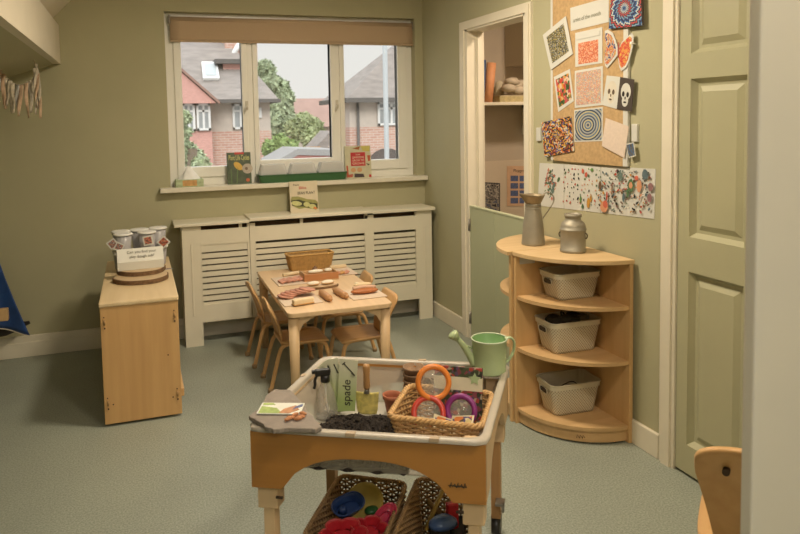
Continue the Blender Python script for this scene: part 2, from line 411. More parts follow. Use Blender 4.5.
m = MB(); m.box(.132, 4.60, .973, 2.0 - .012, 4.75, 1.003, .004); tag(m.done('window_sill', mat('sill_paint', (.72, .67, .54), .4, .02)), kind='structure')
# roller blind
rb = root('roller_blind', 'brown fabric roller blind pulled down a little across the window top', 'blind', (1.083, 4.70, 1.945))
fab = mat('brown_blind_fabric', (.48, .35, .225), .85, .05, 200, .15, stretch=(1, 1, 3))
MB().grid(lambda u, v: (-.848+1.696*u, .012+.002*sin(u*9), .004+.150*v), 24, 6, .0012).done('blind_fabric', fab, rb)
MB().tube([(-.85, .025, .148), (.85, .025, .148)], .017, 14).done('roller', fab, rb)
MB().box(-.848, .006, 0, .848, .018, .012, .003).done('bottom_bar', fab, rb)
for s_ in (-1, 1): MB().box(s_*.85-.006, .0, .12, s_*.85+.006, .045, .172, .003).done('bracket', mat('bracket_grey', (.25, .22, .18), .5), rb)

# ================================================================== RADIATOR COVER
rc = root('radiator_cover', 'long cream slatted radiator cover under the window', 'radiator cover', (1.095, 4.45, 0))
def L(x): return x-1.095
def cover_section(name, xa, xb, foot=None, zt=.765, gx=None, k0=0):
    m = MB(); t = .018; a, b = gx
    zb_ = .15
    m.box(L(xa), 0, zb_, L(a), t, zt).box(L(b), 0, zb_, L(xb), t, zt).box(L(a), 0, .645, L(b), t, .742).box(L(a), 0, zb_, L(b), t, .262)
    if foot: m.box(L(foot[0]), 0, 0, L(foot[1]), t, zb_)
    # thin raised edge of the grille frame
    m.box(L(a)-.004, -.003, .235, L(a), .004, .672).box(L(b), -.003, .235, L(b)+.004, .004, .672)
    if foot:
        c = (foot[0]+foot[1])/2; m.box(L(c)-.005, -.004, .20, L(c)+.005, .004, .66, .002)
    p = m.done(name, CREAM2, rc)
    s_ = MB()
    for k in range(k0, 11):
        z = .633-.039*k
        if k == k0 and k0: s_.box(L(a), .004, z+.005, L(b), .014, .645)
        s_.box(L(a), .004, z-.034, L(b), .014, z-.005) if k < 10 else None
    s_.done('louvre_slats', CREAM2, p)
    return p
cover_section('front_panel', .245, .665, (.245, .355), gx=(.362, .652), k0=1)
cover_section('front_panel', .668, 1.485, None, gx=(.704, 1.448))
cover_section('front_panel', 1.485, 1.945, (1.845, 1.945), gx=(1.513, 1.822))
MB().box(L(.245), .018, 0, L(.262), .218, .765).done('side_panel', CREAM2, rc)
MB().box(L(1.928), .018, 0, L(1.945), .195, .765).done('side_panel', CREAM2, rc)
MB().box(L(.200), -.028, .772, L(.664), .218, .790, .003).done('lid', CREAM2, rc)
MB().box(L(.664), -.034, .782, L(1.50), .218, .802, .003).done('lid', CREAM2, rc)
MB().box(L(1.50), -.028, .776, L(1.962), .218, .796, .003).done('lid', CREAM2, rc)
MB().box(L(.36), .05, .7, L(1.83), .06, .765).done('slot_shade_strip', mat('slot_shade_brown', (.10, .06, .03), .9), rc)  # dark strip standing in for the shade in the slot under the lid
for x in (.60, 1.0, 1.45): MB().box(L(x), .0, .742, L(x)+.02, .016, .776).done('spacer', CREAM2, rc)
MB().box(L(.245), 0.001, .742, L(.352), .017, .774).box(L(1.832), .001, .742, L(1.945), .017, .778).done('corner_rail', CREAM2, rc)
# the radiator inside
rd = root('radiator', 'white panel radiator painted shade-dark, hidden inside the slatted cover', 'radiator', (1.095, 4.56, .15))
MB().box(-.70, -.02, 0, .70, .0, .5, .004).done('panel', mat('shaded_radiator_enamel', (.20, .16, .11), .6), rd)  # white enamel painted dark brown for the shade behind the slats
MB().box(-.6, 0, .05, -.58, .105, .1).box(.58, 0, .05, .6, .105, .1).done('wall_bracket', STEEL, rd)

# ================================================================== PAPERS ON THE RIGHT WALL
def uvquad(name, P, m, parent=None, th=.0012, nrm=Vector((-1, 0, 0))):
    """thin sheet through four points TL TR BR BL with UV 0..1 on the front"""
    P = [Vector(p) for p in P]; me = bpy.data.meshes.new(name)
    Q = [p + nrm*th for p in P]
    c = sum(P, Vector())/4
    org = Vector((0, 0, 0)) if parent else c
    me.from_pydata([p-org for p in Q+P], [], [(3, 2, 1, 0), (4, 5, 6, 7), (0, 1, 5, 4), (1, 2, 6, 5), (2, 3, 7, 6), (3, 0, 4, 7)])
    uv = me.uv_layers.new(name='UVMap'); UVS = [(0, 1), (1, 1), (1, 0), (0, 0)]
    for f in me.polygons:
        for li in f.loop_indices: uv.data[li].uv = UVS[me.loops[li].vertex_index % 4]
    me.materials.append(m); me.update()
    bm = bmesh.new(); bm.from_mesh(me); bmesh.ops.recalc_face_normals(bm, faces=bm.faces); bm.to_mesh(me); bm.free()
    o = bpy.data.objects.new(name, me); C.objects.link(o)
    if parent: o.parent = parent
    else: o.location = c
    return o
def wp(px, py, off=0): return on('x', WX-off, px, py)
def inset(P, fx, fy=None):
    fy = fx if fy is None else fy
    def bl(u, v): return P[0].lerp(P[1], u).lerp(P[3].lerp(P[2], u), v)
    return [bl(fx, fy), bl(1-fx, fy), bl(1-fx, 1-fy), bl(fx, 1-fy)], bl
def sheet(name, label, cat, px, off, art=None, border=.1, th=.0015, m=None, group=None, artname='print', bbox=None):
    P = [wp(x, y, off) for x, y in px]; c = sum(P, Vector())/4; c.x = WX-off
    r = root(name, label, cat, c, 0, group)
    P = [p-c for p in P]
    uvquad('sheet', P, m or PAPER, r, th)
    if art is not None:
        if bbox: 
            _, bl = inset(P, 0); u0, v0, u1, v1 = bbox; Q = [bl(u0, v0), bl(u1, v0), bl(u1, v1), bl(u0, v1)]
        else: Q, bl = inset(P, border)
        Q = [q+Vector((-th, 0, 0)) for q in Q]
        uvquad(artname, Q, art, r, .0005)
    return r, P
# cork board
cb = root('cork_notice_board', 'tall cork notice board with narrow white edge strips on the wall', 'notice board', (WX-.001, 2.72, 1.195))
MB().box(-.012, -.255, 0, 0, .28, .97).done('cork_panel', mat('cork', (.47, .31, .145), .95, .14, 60, .3), cb)
for yy in (-.285, .274): MB().box(-.0128, yy, 0, 0, yy+.018 if yy > 0 else yy+.03, .97, .001).done('edge_strip', PAPER, cb)
B = .0135
c_ = lambda *a: tuple(v*.80 for v in lin(a))
mand1 = mandala('mandala_blue_red', [c_(20, 25, 50), c_(60, 120, 180), c_(215, 215, 200), c_(25, 35, 70), c_(205, 80, 70), c_(30, 30, 60), c_(130, 170, 190), c_(50, 60, 120)], 3.2, 16, .028, 0)
# canvas with mandala, top right
P = [wp(614, -9, B), wp(643, -14, B), wp(644.5, 25.5, B), wp(611, 29, B)]; c = sum(P, Vector())/4
r = root('mandala_canvas', 'square canvas with a blue and red mandala at the board\'s top right corner', 'picture', c)
uvquad('canvas_block', [p-c for p in P], mat('canvas_edge', (.09, .07, .06), .8), r, .012); uvquad('mandala_face', [p-c+Vector((-.012, 0, 0)) for p in P], mand1, r, .0006)
def disc(name, c, ry, rz, m, parent, n=20, th=.0006, rot=0, off=0):
    cc, ss = cos(rot), sin(rot)
    P = [(c[1]+ry*cos(2*PI*i/n)*cc-rz*sin(2*PI*i/n)*ss, c[2]+ry*cos(2*PI*i/n)*ss+rz*sin(2*PI*i/n)*cc) for i in range(n)]
    return MB().prism(P, c[0]-off-th, c[0]-off, 'yzx').done(name, m, parent)
# heading sheet
r, P = sheet('heading_sheet', 'white sheet reading artist of the month at the board top', 'sign', [(570.5, 8), (609, -3), (609, 22), (571, 31)], B)
_, bl = inset(P, 0); a, b_ = bl(.08, .66), bl(.80, .63)
text_mesh('artist of the month', mat('grey_green_ink', (.16, .15, .08), .7), r, a+Vector((-.0025, 0, 0)), b_-a, (0, 0, 1), width=(b_-a).length)
dotty = vary('tiny_mosaic_olive', [c_(120, 110, 50), c_(60, 70, 60), c_(170, 150, 70), c_(90, 110, 130), c_(200, 190, 150), c_(110, 80, 40)], 26)
mo = mandala('mosaic_mandala_olive', [c_(90, 90, 60), c_(190, 170, 90), c_(70, 90, 120), c_(200, 195, 170), c_(130, 110, 50), c_(60, 60, 50)], 5, 8, .01, 24)
sheet('mandala_print', 'tilted white framed print of an olive and blue mosaic mandala', 'picture', [(543, 35), (566, 16), (573, 54), (551, 70)], B+.003, mo, .13)
sheet('orange_pattern_print', 'print of a pale orange speckled square with a small dark figure', 'picture', [(575.5, 33), (602.5, 27), (602.5, 63), (575.5, 67)], B,
      vary('orange_speckle', [c_(225, 130, 90), c_(235, 165, 120), c_(200, 100, 70), c_(240, 190, 160), c_(215, 120, 90)], 24), bbox=(.12, .32, .86, .94))
r, P = sheet('orange_pattern_caption', 'small caption strip above the pale orange print', 'label', [(577, 35), (600, 30), (600, 35), (577, 40)], B+.0022); 
_, bl = inset(P, 0); a, b_ = bl(.3, .7), bl(.75, .6)
sheet('fruit_print', 'tilted print of a fruit and flower still life at the board\'s left edge', 'picture', [(554, 77), (570, 69), (574, 101), (558.5, 112)], B,
      vary('fruit_mix', [c_(210, 70, 40), c_(225, 160, 60), c_(70, 110, 50), c_(230, 200, 170), c_(200, 90, 90), c_(60, 80, 40)], 9), .1)
sheet('pastel_dot_print', 'pale print of fine pastel dots in the board middle', 'picture', [(575, 71), (603, 66), (603, 105), (575, 108)], B,
      vary('pastel_dots', [c_(225, 180, 150), c_(205, 165, 150), c_(170, 175, 180), c_(235, 205, 180), c_(225, 140, 110), c_(200, 190, 150)], 44), .06)
sheet('concentric_ring_print', 'print of blue concentric rings at the board middle bottom', 'picture', [(574.5, 110), (603, 107), (603, 141), (574.5, 142)], B,
      mandala('concentric_blue', [c_(60, 80, 110), c_(190, 185, 160), c_(90, 120, 150), c_(205, 195, 150), c_(40, 60, 90), c_(175, 180, 180)], 3.6, 1, 0), .04)
sheet('mosaic_tile_print', 'borderless colourful mosaic print hanging off the board\'s lower left edge', 'picture', [(541.5, 122.5), (571.5, 116), (574.5, 151), (545, 157)], B+.003,
      mandala('mosaic_bright', [c_(30, 30, 40), c_(230, 130, 40), c_(220, 215, 190), c_(60, 80, 150), c_(230, 180, 60), c_(40, 40, 30), c_(150, 60, 40)], 3, 8, .03, 15), 0)
sheet('pale_drawing', 'plain pale pinkish drawing at the board\'s lower right', 'picture', [(606, 118), (629, 126.5), (624.5, 158), (602, 146)], B+.005, None, m=mat('pinkish_paper', (.66, .54, .44), .8, .05, 80))
# butterfly
bt = root('butterfly_picture', 'butterfly cut out in red, yellow and blue paint on the board\'s right', 'picture', wp(619, 50, B+.003))
bc = wp(619, 50, B+.003)
def wpoly(pxs, off): return [((wp(x, y, off)-bc).y, (wp(x, y, off)-bc).z) for x, y in pxs]
LW = [(618, 48), (616, 40), (613, 33), (608, 29.5), (605, 31), (605.5, 40), (607, 47), (605.5, 52), (604.5, 60), (605.5, 66), (607.4, 68), (611, 64), (615, 59), (618, 55)]
RW = [(619, 48), (622, 42), (627, 37), (632, 33), (634, 36), (633, 47), (631, 54), (629.5, 61), (626, 68), (621.5, 71), (619.5, 67), (618.5, 58)]
MB().ball((-.003, 0, 0), 1, 2, (.0018, .0055, .036)).done('butterfly_body', mat('butterfly_body', (.35, .07, .05), .7), bt)
wing = MB()
for poly in (LW, RW): wing.prism(wpoly(poly, B+.003), -.0016, 0, 'yzx')
wing.done('wings', PAPER, bt)
def shrink(poly, k=.86):
    cx_ = sum(p[0] for p in poly)/len(poly); cy_ = sum(p[1] for p in poly)/len(poly); return [(cx_+(x-cx_)*k, cy_+(y-cy_)*k) for x, y in poly]
MB().prism(wpoly(shrink(LW, .84), B), -.0022, -.0016, 'yzx').done('painted_wing', vary('wing_blue', [c_(40, 80, 160), c_(225, 190, 90), c_(200, 60, 50), c_(230, 215, 180), c_(60, 60, 120)], 55, coord='Object', kind='noise'), bt)
MB().prism(wpoly(shrink(RW, .84), B), -.0022, -.0016, 'yzx').done('painted_wing', vary('wing_red', [c_(215, 70, 50), c_(235, 180, 80), c_(225, 110, 70), c_(210, 50, 45), c_(235, 205, 120)], 45, coord='Object', kind='noise'), bt)
# two skull cards
def skull(parent, P, m_head, m_dark, u0=.5, v0=.5, k=1):
    _, bl = inset(P, 0)
    def S(nm, u, v, ru, rv, mm, off):
        n = 20; q = [bl(u+ru*cos(2*PI*i/n), v+rv*sin(2*PI*i/n)) for i in range(n)]
        MB().prism([(p.y, p.z) for p in q], q[0].x-.0019-off, q[0].x-.0014-off, 'yzx').done(nm, mm, parent)
    S('skull', u0, v0-.08, .34*k, .27*k, m_head, 0); S('jaw', u0, v0+.2, .21*k, .19*k, m_head, .0001)
    S('eye_socket', u0-.15, v0+.0, .085, .085, m_dark, .0008); S('eye_socket', u0+.15, v0+.0, .085, .085, m_dark, .0008)
    S('nose_hole', u0, v0+.12, .04, .05, m_dark, .0008); S('mouth', u0, v0+.25, .10, .03, m_dark, .0008)
r, P = sheet('skull_card', 'pale card with a faint skull drawing on the board\'s right', 'picture', [(607, 75.5), (620.5, 77), (617, 109), (602.5, 105)], B+.001)
skull(r, P, mat('skull_cream', (.62, .57, .46), .8), mat('sketch_brown', (.12, .08, .05), .8))
r, P = sheet('dark_skull_card', 'dark card with a white skull beside the pale skull card', 'picture', [(620.5, 77), (634.5, 79.5), (632, 111.5), (617, 109)], B+.002, m=mat('dark_card', (.055, .04, .03), .8))
skull(r, P, PAPER, mat('sketch_black', (.02, .015, .01), .8))
# small things clipped at the board edges
MB().box(-.02, -.018, 0, 0, .018, .075, .003).done('cable_box', PAPER); o = bpy.data.objects['cable_box']; o.location = wp(636, 152-15, 0)-Vector((0, 0, .02)); tag(o, 'small white box fixed to the wall right of the cork board', 'switch')
r, P = sheet('photo_tag', 'small grey and blue photo card clipped to the board\'s right edge', 'photo', [(626, 144), (634, 142), (636, 156), (629, 158)], .018, vary('photo_grey', [c_(60, 60, 60), c_(110, 100, 90), c_(70, 110, 150)], 4, kind='noise'), .08)
MB().box(-.022, -.02, 0, 0, .02, .07, .003).done('wall_box', PAPER); o = bpy.data.objects['wall_box']; o.location = wp(540, 141, 0); tag(o, 'small white box on the wall left of the mosaic print', 'switch')
hk = root('push_pin', 'clear push pin sticking out beside the butterfly', 'pin', wp(636, 44)); MB().tube([(0, 0, 0), (-.03, -.004, .004)], [.003, .006], 8).done('pin_body', WHITE, hk)
# long painted strip with finger prints
r, P = sheet('fingerprint_painting', 'long white paper strip covered with coloured finger print dabs', 'painting', [(540, 163), (656, 169), (654.5, 219), (538, 205.5)], .0, th=.002)
_, bl = inset(P, 0)
cols = [c_(40, 40, 35), c_(215, 110, 85), c_(90, 120, 80), c_(95, 115, 120), c_(190, 70, 50), c_(120, 90, 60), c_(225, 160, 120), c_(110, 130, 120), c_(205, 150, 60), c_(110, 150, 80), c_(150, 110, 110)]
mm = [mat('dab_paint_%d' % i, c, .7, .1, 300) for i, c in enumerate(cols)]
db = MB(); used = []
def dab(u, v, ru, rv, ci, rot=0):
    db.mi = ci; n = 9; q = []
    zoff = .0021+.00002*len(used); used.append(1)
    for i in range(n):
        a = 2*PI*i/n; x = ru*cos(a); y = rv*sin(a)*(1+random.uniform(-.15, .15)); q.append(bl(u+x*cos(rot)-y*sin(rot)*.4, v+x*sin(rot)*2.2+y*cos(rot)))
    f = db.face([(p.x-zoff, p.y, p.z) for p in q])
rnd = random.Random(3)
for i in range(80):   # left third: a loose swirl of greens and corals
    a = rnd.uniform(0, 6.3); dab(.12+.07*cos(a)*rnd.random(), .45+.33*sin(a)*rnd.random(), .004+.006*rnd.random(), .015+.03*rnd.random(), rnd.choice([1, 2, 2, 3, 7, 7, 6, 5]), rnd.uniform(-.8, .8))
dab(.155, .62, .016, .07, 7); dab(.165, .5, .014, .08, 7, .5); dab(.17, .80, .008, .05, 4); dab(.15, .8, .008, .04, 1); dab(.21, .35, .012, .06, 2, .3)
for k in range(5): dab(.075+.006*k, .5-.09*k, .005, .04, 1, .4)
for j in range(8):    # middle third: rows of dots
    for k in range(11):
        if rnd.random() < .82:
            u = .27+.032*k+rnd.uniform(-.008, .008); v = .10+.105*j+rnd.uniform(-.03, .03)
            s_ = .0036+.0035*rnd.random(); ci = rnd.choice([0, 0, 4, 2, 5, 1, 6] if k < 5 else [6, 1, 1, 2, 9, 0, 8])
            dab(u, v, s_, s_*rnd.uniform(3, 6), ci, rnd.uniform(-.4, .4))
for u, v, a, b_, ci in ((.44, .13, .012, .05, 1), (.47, .2, .012, .06, 1), (.52, .09, .014, .04, 9), (.43, .75, .009, .08, 9), (.50, .82, .014, .12, 8), (.45, .9, .01, .06, 2), (.52, .72, .01, .08, 8)): dab(u, v, a, b_, ci)
for i in range(210):
    u = rnd.uniform(.585, .975); v = rnd.uniform(.07, .93); s_ = .003+.0055*rnd.random()
    dab(u, v, s_, s_*rnd.uniform(2.5, 5.5), rnd.choice([0, 0, 5, 3, 4, 2, 10, 5, 6, 8, 7, 7]), rnd.uniform(-.8, .8))
for u, v, a, b_, ci in ((.94, .12, .022, .11, 3), (.84, .36, .024, .13, 2), (.84, .36, .014, .07, 6), (.76, .2, .016, .10, 7), (.98, .36, .017, .09, 10), (.975, .58, .016, .09, 10), (.90, .35, .018, .13, 6), (.88, .2, .015, .05, 1), (.64, .86, .032, .12, 6), (.65, .80, .02, .08, 1), (.60, .4, .012, .09, 5), (.70, .45, .006, .16, 5), (.79, .62, .010, .10, 3), (.66, .62, .007, .10, 4), (.82, .52, .010, .10, 2)): dab(u, v, a, b_, ci)
db.done('finger_prints', mm, r)
sm = MB()
for u in (.255, .59):
    a, b_ = bl(u, 0), bl(u, 1); sm.box(a.x-.0024, a.y-.0012, b_.z, a.x-.002, a.y+.0012, a.z)
sm.done('sheet_joint', mat('joint_grey', (.30, .28, .22), .8), r)

# ================================================================== STORE CUPBOARD CONTENT
sh = root('store_shelf', 'cream wooden shelf inside the store doorway', 'shelf', (2.65, 4.50, 1.50))
MB().box(-.54, -.15, 0, .53, .145, .022, .003).done('shelf_board', CREAM, sh)
MB().box(.14, .05, -.22, .165, .145, 0).box(.14, -.1, -.02, .165, .145, 0).done('bracket', CREAM, sh)
uc = root('wall_cupboard', 'plain cream wall cupboard high in the store', 'cupboard', (2.92, 4.50, 1.79))
MB().box(-.27, -.19, 0, .27, .145, .50, .003).done('cupboard_body', STOREW, uc); MB().box(-.268, -.206, .004, .268, -.19, .496, .003).done('cupboard_door', STOREW, uc)
def sproll(name, label, cat, px, py0, py1, y, rr, m, tilt=0):
    a = on('y', y, px, py1); b_ = on('y', y, px+tilt, py0); o = MB().tube([a, b_], rr, 16).done(name, m); return tag(o, label, cat)
def roll(name, label, pxb, pxt, ytop, rr, m, y=4.48):
    a = on('y', y, pxb, 103); a.z = 1.524; b_ = on('y', y, pxt, ytop); h = b_.z-a.z
    r = root(name, label, 'paper roll', a); v = b_-a
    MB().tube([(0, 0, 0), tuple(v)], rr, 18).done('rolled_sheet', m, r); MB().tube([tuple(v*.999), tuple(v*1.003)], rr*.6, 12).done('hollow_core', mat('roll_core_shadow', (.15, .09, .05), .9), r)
    return r
roll('paper_roll', 'blue paper roll standing at the left end of the store shelf', 482.0, 483.2, 60, .020, mat('blue_roll', (.03, .08, .22), .6), 4.47)
roll('paper_roll', 'orange paper roll leaning on the store shelf', 487.8, 491.5, 63, .034, mat('orange_roll', (.70, .32, .15), .6), 4.46)
o = MB().lathe([(.0, 0), (.042, 0), (.028, .15), (.012, .16), (0, .16)], 20).done('thread_cone', mat('cone_cream', (.60, .52, .36), .8)); o.location = on('y', 4.575, 499.5, 103)*1; o.location.z = 1.522; tag(o, 'tall cream thread cone behind the basket on the store shelf', 'cone')
bx = on('y', 4.45, 508, 104)
t = root('cardboard_tray', 'low yellowish box lying on the store shelf', 'box', (bx.x, bx.y, 1.522))
MB().box(-.10, -.06, 0, .10, .06, .045, .002).done('box_body', mat('straw_card', (.45, .37, .18), .8, .2, 60), t)
MB().box(-.10, -.061, .040, .10, .061, .048, .001).done('box_lid', mat('straw_lid', (.52, .44, .26), .8, .1, 60), t)
cl = MB()
rnd = random.Random(5)
for i in range(9):
    cl.ball((rnd.uniform(-.07, .08), rnd.uniform(-.04, .05), .03+rnd.uniform(0, .06)), .035+rnd.uniform(0, .012), 2, (1.3, 1, .7), jit=.12)
o = cl.done('folded_cloth', mat('beige_cloth', (.50, .42, .31), .9, .1, 30, .3)); o.location = (bx.x+.05, bx.y-.01, 1.575); tag(o, 'crumpled beige cloth heaped on the box on the store shelf', 'cloth')
o = MB().ball((0, 0, .02), .025, 2, (1, 1, .8), jit=.1).done('green_ball', mat('green_felt', (.09, .15, .04), .8)); o.location = on('y', 4.42, 523.5, 101); o.location.z = 1.522; tag(o, 'small green bundle at the right end of the store shelf', 'bundle')
def sp(px, py): return on('y', 4.64, px, py)
def backsheet(name, label, cat, px, m, arts):
    P = [sp(x, y) for x, y in px]; c = sum(P, Vector())/4; r = root(name, label, cat, c); P = [p-c for p in P]
    uvquad('sheet', P, m, r, .0015, Vector((0, -1, 0))); _, bl = inset(P, 0)
    for (u0, v0, u1, v1, am, nm) in arts:
        uvquad(nm, [bl(u0, v0)+Vector((0, -.0016, 0)), bl(u1, v0)+Vector((0, -.0016, 0)), bl(u1, v1)+Vector((0, -.0016, 0)), bl(u0, v1)+Vector((0, -.0016, 0))], am, r, .0006, Vector((0, -1, 0)))
    return r, bl
backsheet('photo_poster', 'dark photo poster low on the store wall', 'poster', [(481, 182), (500, 183), (500, 213), (481, 212)], mat('poster_dark', (.05, .045, .045), .6),
          [(.05, .04, .95, .55, vary('photo_bw', [c_(30, 28, 30), c_(150, 140, 130), c_(60, 55, 55), c_(200, 190, 175), c_(40, 40, 45)], 4, kind='noise'), 'photo'), (.08, .57, .95, .96, vary('photo_bw2', [c_(140, 130, 110), c_(60, 75, 110), c_(170, 160, 140), c_(35, 35, 45)], 3, kind='noise'), 'photo')])
bl_m = mat('panel_blue', (.09, .12, .24), .6, .3, 80)
arts = [(u, .24+.185*j, u+.27, .24+.185*j+.14, bl_m, 'picture_panel') for j in range(4) for u in (.12, .44, .75)[:3]]
arts = [(a, b, min(c, .97), d, m_, n_) for a, b, c, d, m_, n_ in arts]
r, bl = backsheet('peach_poster', 'peach poster with rows of small blue panels on the store wall', 'poster', [(507, 166), (535, 166), (535, 206), (507, 206)], mat('peach_card', (.62, .40, .25), .7), arts)
a, b_ = bl(.22, .15), bl(.8, .15); text_mesh('Playground', INK, r, a+Vector((0, -.0025, 0)), b_-a, (0, 0, 1), width=(b_-a).length)

# ================================================================== WOODEN CABINET, LEFT
cbx, cby = -.018, 3.93
cab = root('wooden_cabinet', 'low birch storage cabinet on castors against the left of the radiator cover', 'cabinet', (cbx, cby, 0))
hwid, hdep = .175, .525
MB().box(-hwid-.004, -hdep-.006, .572, hwid+.004, hdep+.006, .592, .006).done('top', wood('pale_birch_top', (.74, .57, .34), (.66, .49, .27), 1), cab)
MB().box(-hwid, -hdep, .012, hwid, -hdep+.018, .572, .003).done('end_panel', MAPLE, cab)
MB().box(-hwid, hdep-.018, .028, hwid, hdep, .572, .003).done('end_panel', MAPLE, cab)
MB().box(-hwid, -hdep+.018, .028, -hwid+.01, hdep-.018, .572).done('back_panel', MAPLE, cab)
MB().box(-hwid+.01, -hdep+.018, .045, hwid-.002, hdep-.018, .063).done('base_board', MAPLE, cab)
MB().box(-hwid+.01, -hdep+.018, .31, hwid-.002, hdep-.018, .328).done('shelf', MAPLE, cab)
MB().box(hwid, -hdep+.02, .09, hwid+.014, -hdep+.34, .13, .004).done('tray_lip', MAPLE, cab)
bol = mat('brass_fitting', (.40, .25, .11), .4, .1, 50, 0, .4); hol = mat('screw_hole', (.05, .03, .015), .8)
for sx_, z in ((-1, .50), (1, .50), (-1, .115), (1, .115)):
    x = sx_*(hwid-.018)
    f = MB().tube([(x, -hdep-.004, z-.012), (x, -hdep-.004, z+.012)], .0045, 8).done('corner_fitting', bol, cab)
    MB().tube([(x, -hdep-.003, z-.028), (x, -hdep+.002, z-.028)], .004, 8).tube([(x-.002, -hdep-.003, z+.024), (x-.002, -hdep+.002, z+.024)], .003, 8).done('screw', hol, f)
for x, z in ((-.135, .105), (.135, .10), (.12, .31)): MB().tube([(x, -hdep-.0008, z), (x, -hdep+.003, z)], .0035, 8).done('screw_hole', hol, cab)
for x in (-.135, .135):
    for y in (-.46, .46): MB().tube([(x-.012, y, .020), (x+.012, y, .020)], .020, 14).box(x-.006, y-.01, .018, x+.006, y+.01, .046).done('castor', BLACK, cab)
# log slices
bark = mat('bark', (.17, .095, .045), .95, .35, 60, .8, bscale=120); lw = wood('log_face', (.66, .50, .31), (.54, .38, .21), 0)
def slice_(name, label, cx_, cy_, z, rx, ry, th, seed):
    rn = random.Random(seed); n = 40; ph = [rn.uniform(0, 6) for _ in range(4)]
    P = [((rx*(1+.03*sin(2*a+ph[0])+.02*sin(5*a+ph[1])+.008*sin(11*a+ph[2])))*cos(a), (ry*(1+.03*sin(3*a+ph[1])+.02*sin(6*a+ph[3])))*sin(a)) for a in [2*PI*i/n for i in range(n)]]
    r = root(name, label, 'log slice', (cx_, cy_, z))
    MB().prism(P, 0, th, 'xyz', bev=.002).done('bark_edge', bark, r)
    MB().prism([(x*.955, y*.955) for x, y in P], th-.001, th+.0015, 'xyz').done('cut_face', lw, r)
slice_('log_slice', 'lower of two oval log slices on the cabinet top', -.004, 3.835, .593, .138, .125, .022, 1)
slice_('log_slice', 'upper of two oval log slices, under the white tent sign', -.002, 3.93, .617, .128, .115, .022, 2)
# tent sign
sg = root('tent_sign', 'folded white card sign standing on the upper log slice', 'sign', (-.005, 3.90, .642), math.radians(4))
hw_ = .118; pr_ = [(-.022, 0), (-.030, .045), (-.001, .112), (.028, .04), (.03, 0)]
def sgf(u, v):
    k = v*4; i = min(int(k), 3); t = k-i; a, b_ = pr_[i], pr_[i+1]
    return (-hw_+2*hw_*u, a[0]+(b_[0]-a[0])*t, a[1]+(b_[1]-a[1])*t)
MB().grid(sgf, 1, 8, .0015, smooth=False).done('folded_card', CARDW, sg)
upv = Vector((0, .029, .067)); nn = Vector((0, -.067, .029)).normalized()*.003
for s_, f, w_ in (('Can you find your', .62, .150), ('play dough tub?', .28, .125)):
    p = Vector((-w_/2+.006, -.030, .045))+upv*f+nn; text_mesh(s_, mat('sign_ink', (.10, .09, .06), .7), sg, p, (1, 0, 0), upv, width=w_)
# tubs
tubm = clear('tub_plastic', (.62, .60, .60), .35, .25); dough = mat('lilac_dough', (.36, .32, .37), .8, .1, 40)
def make_tub(label, loc):
    r = root('play_dough_tub', label, 'tub', loc, 0, 'clear tubs with white lids on the cabinet')
    MB().lathe([(.0, 0), (.036, 0), (.037, .004), (.045, .096), (.0435, .096), (.034, .004), (0, .003)], 24, cap=False).done('tub_body', tubm, r)
    MB().lathe([(0, .005), (.032, .005), (.039, .055), (.03, .06), (0, .062)], 20).done('dough', dough, r)
    MB().lathe([(0, .094), (.0505, .094), (.051, .099), (.0475, .1035), (.038, .1035), (0, .1035)], 24).done('lid', WHITE, r)
    r.scale = (1.04, 1.04, 1.06); return r
tub0 = None
tubs = [(-.105, 4.185, 0, 'lower tub at the back left of the cabinet tubs'), (-.105, 4.185, 1, 'upper tub at the back left of the cabinet tubs'),
        (-.005, 4.21, 0, 'lower tub in the back middle of the cabinet tubs'), (-.005, 4.21, 1, 'upper tub in the back middle of the cabinet tubs'),
        (.098, 4.235, 0, 'lower tub at the back right, next to the radiator cover'), (.098, 4.235, 1, 'upper tub at the back right, next to the radiator cover'),
        (-.092, 4.08, 0, 'lower tub at the front left, behind the tent sign'), (-.092, 4.08, 1, 'upper tub at the front left, above the tent sign'),
        (.035, 4.10, 0, 'lower tub at the front right, behind the tent sign'), (.035, 4.10, 1, 'upper tub at the front right, above the tent sign')]
for x, y, k, lb in tubs:
    loc = (x, y, .5925+.110*k)
    if tub0 is None: tub0 = make_tub(lb, loc)
    else: c = copy_tree(tub0, None, lb); c.location = loc
# photo tags leaning at the tubs
def tagcard(px, py, y, sz, rot, label, cols, lay=False):
    c = on('y', y, px, py)
    r = root('photo_card', label, 'photo', c); r.rotation_euler = (0, 0, 0)
    sz *= .78
    P = [Vector((a*sz/2*cos(rot)-b*sz/2*sin(rot), 0, a*sz/2*sin(rot)+b*sz/2*cos(rot))) for a, b in ((-1, 1), (1, 1), (1, -1), (-1, -1))]
    if lay: P = [Vector((p.x, p.z*.8, 0)) for p in P]; nr = Vector((0, 0, 1))
    else: nr = Vector((0, -1, 0))
    uvquad('card', P, PAPER, r, .001, nr); Q, _ = inset(P, .14); uvquad('photo', [q+nr*.001 for q in Q], vary('tagphoto_%d_%d' % (px, py), cols, 3, kind='noise'), r, .0005, nr)
fc = [c_(60, 45, 40), c_(200, 170, 150), c_(170, 90, 70), c_(70, 90, 100), c_(220, 210, 200)]
tagcard(112.5, 244, 4.02, .062, .6, 'tilted photo card at the far left of the tubs', fc)
tagcard(119, 247, 4.01, .058, -.5, 'photo card of a face left of the tent sign', fc)
tagcard(148, 240.5, 4.04, .068, .15, 'red and dark photo card above the tent sign', [c_(200, 60, 40), c_(50, 40, 40), c_(210, 150, 120), c_(220, 90, 60)])
tagcard(163.5, 242, 4.17, .072, .75, 'diamond-turned photo card on the right tub', [c_(200, 180, 150), c_(60, 45, 40), c_(210, 100, 70), c_(180, 150, 120)])
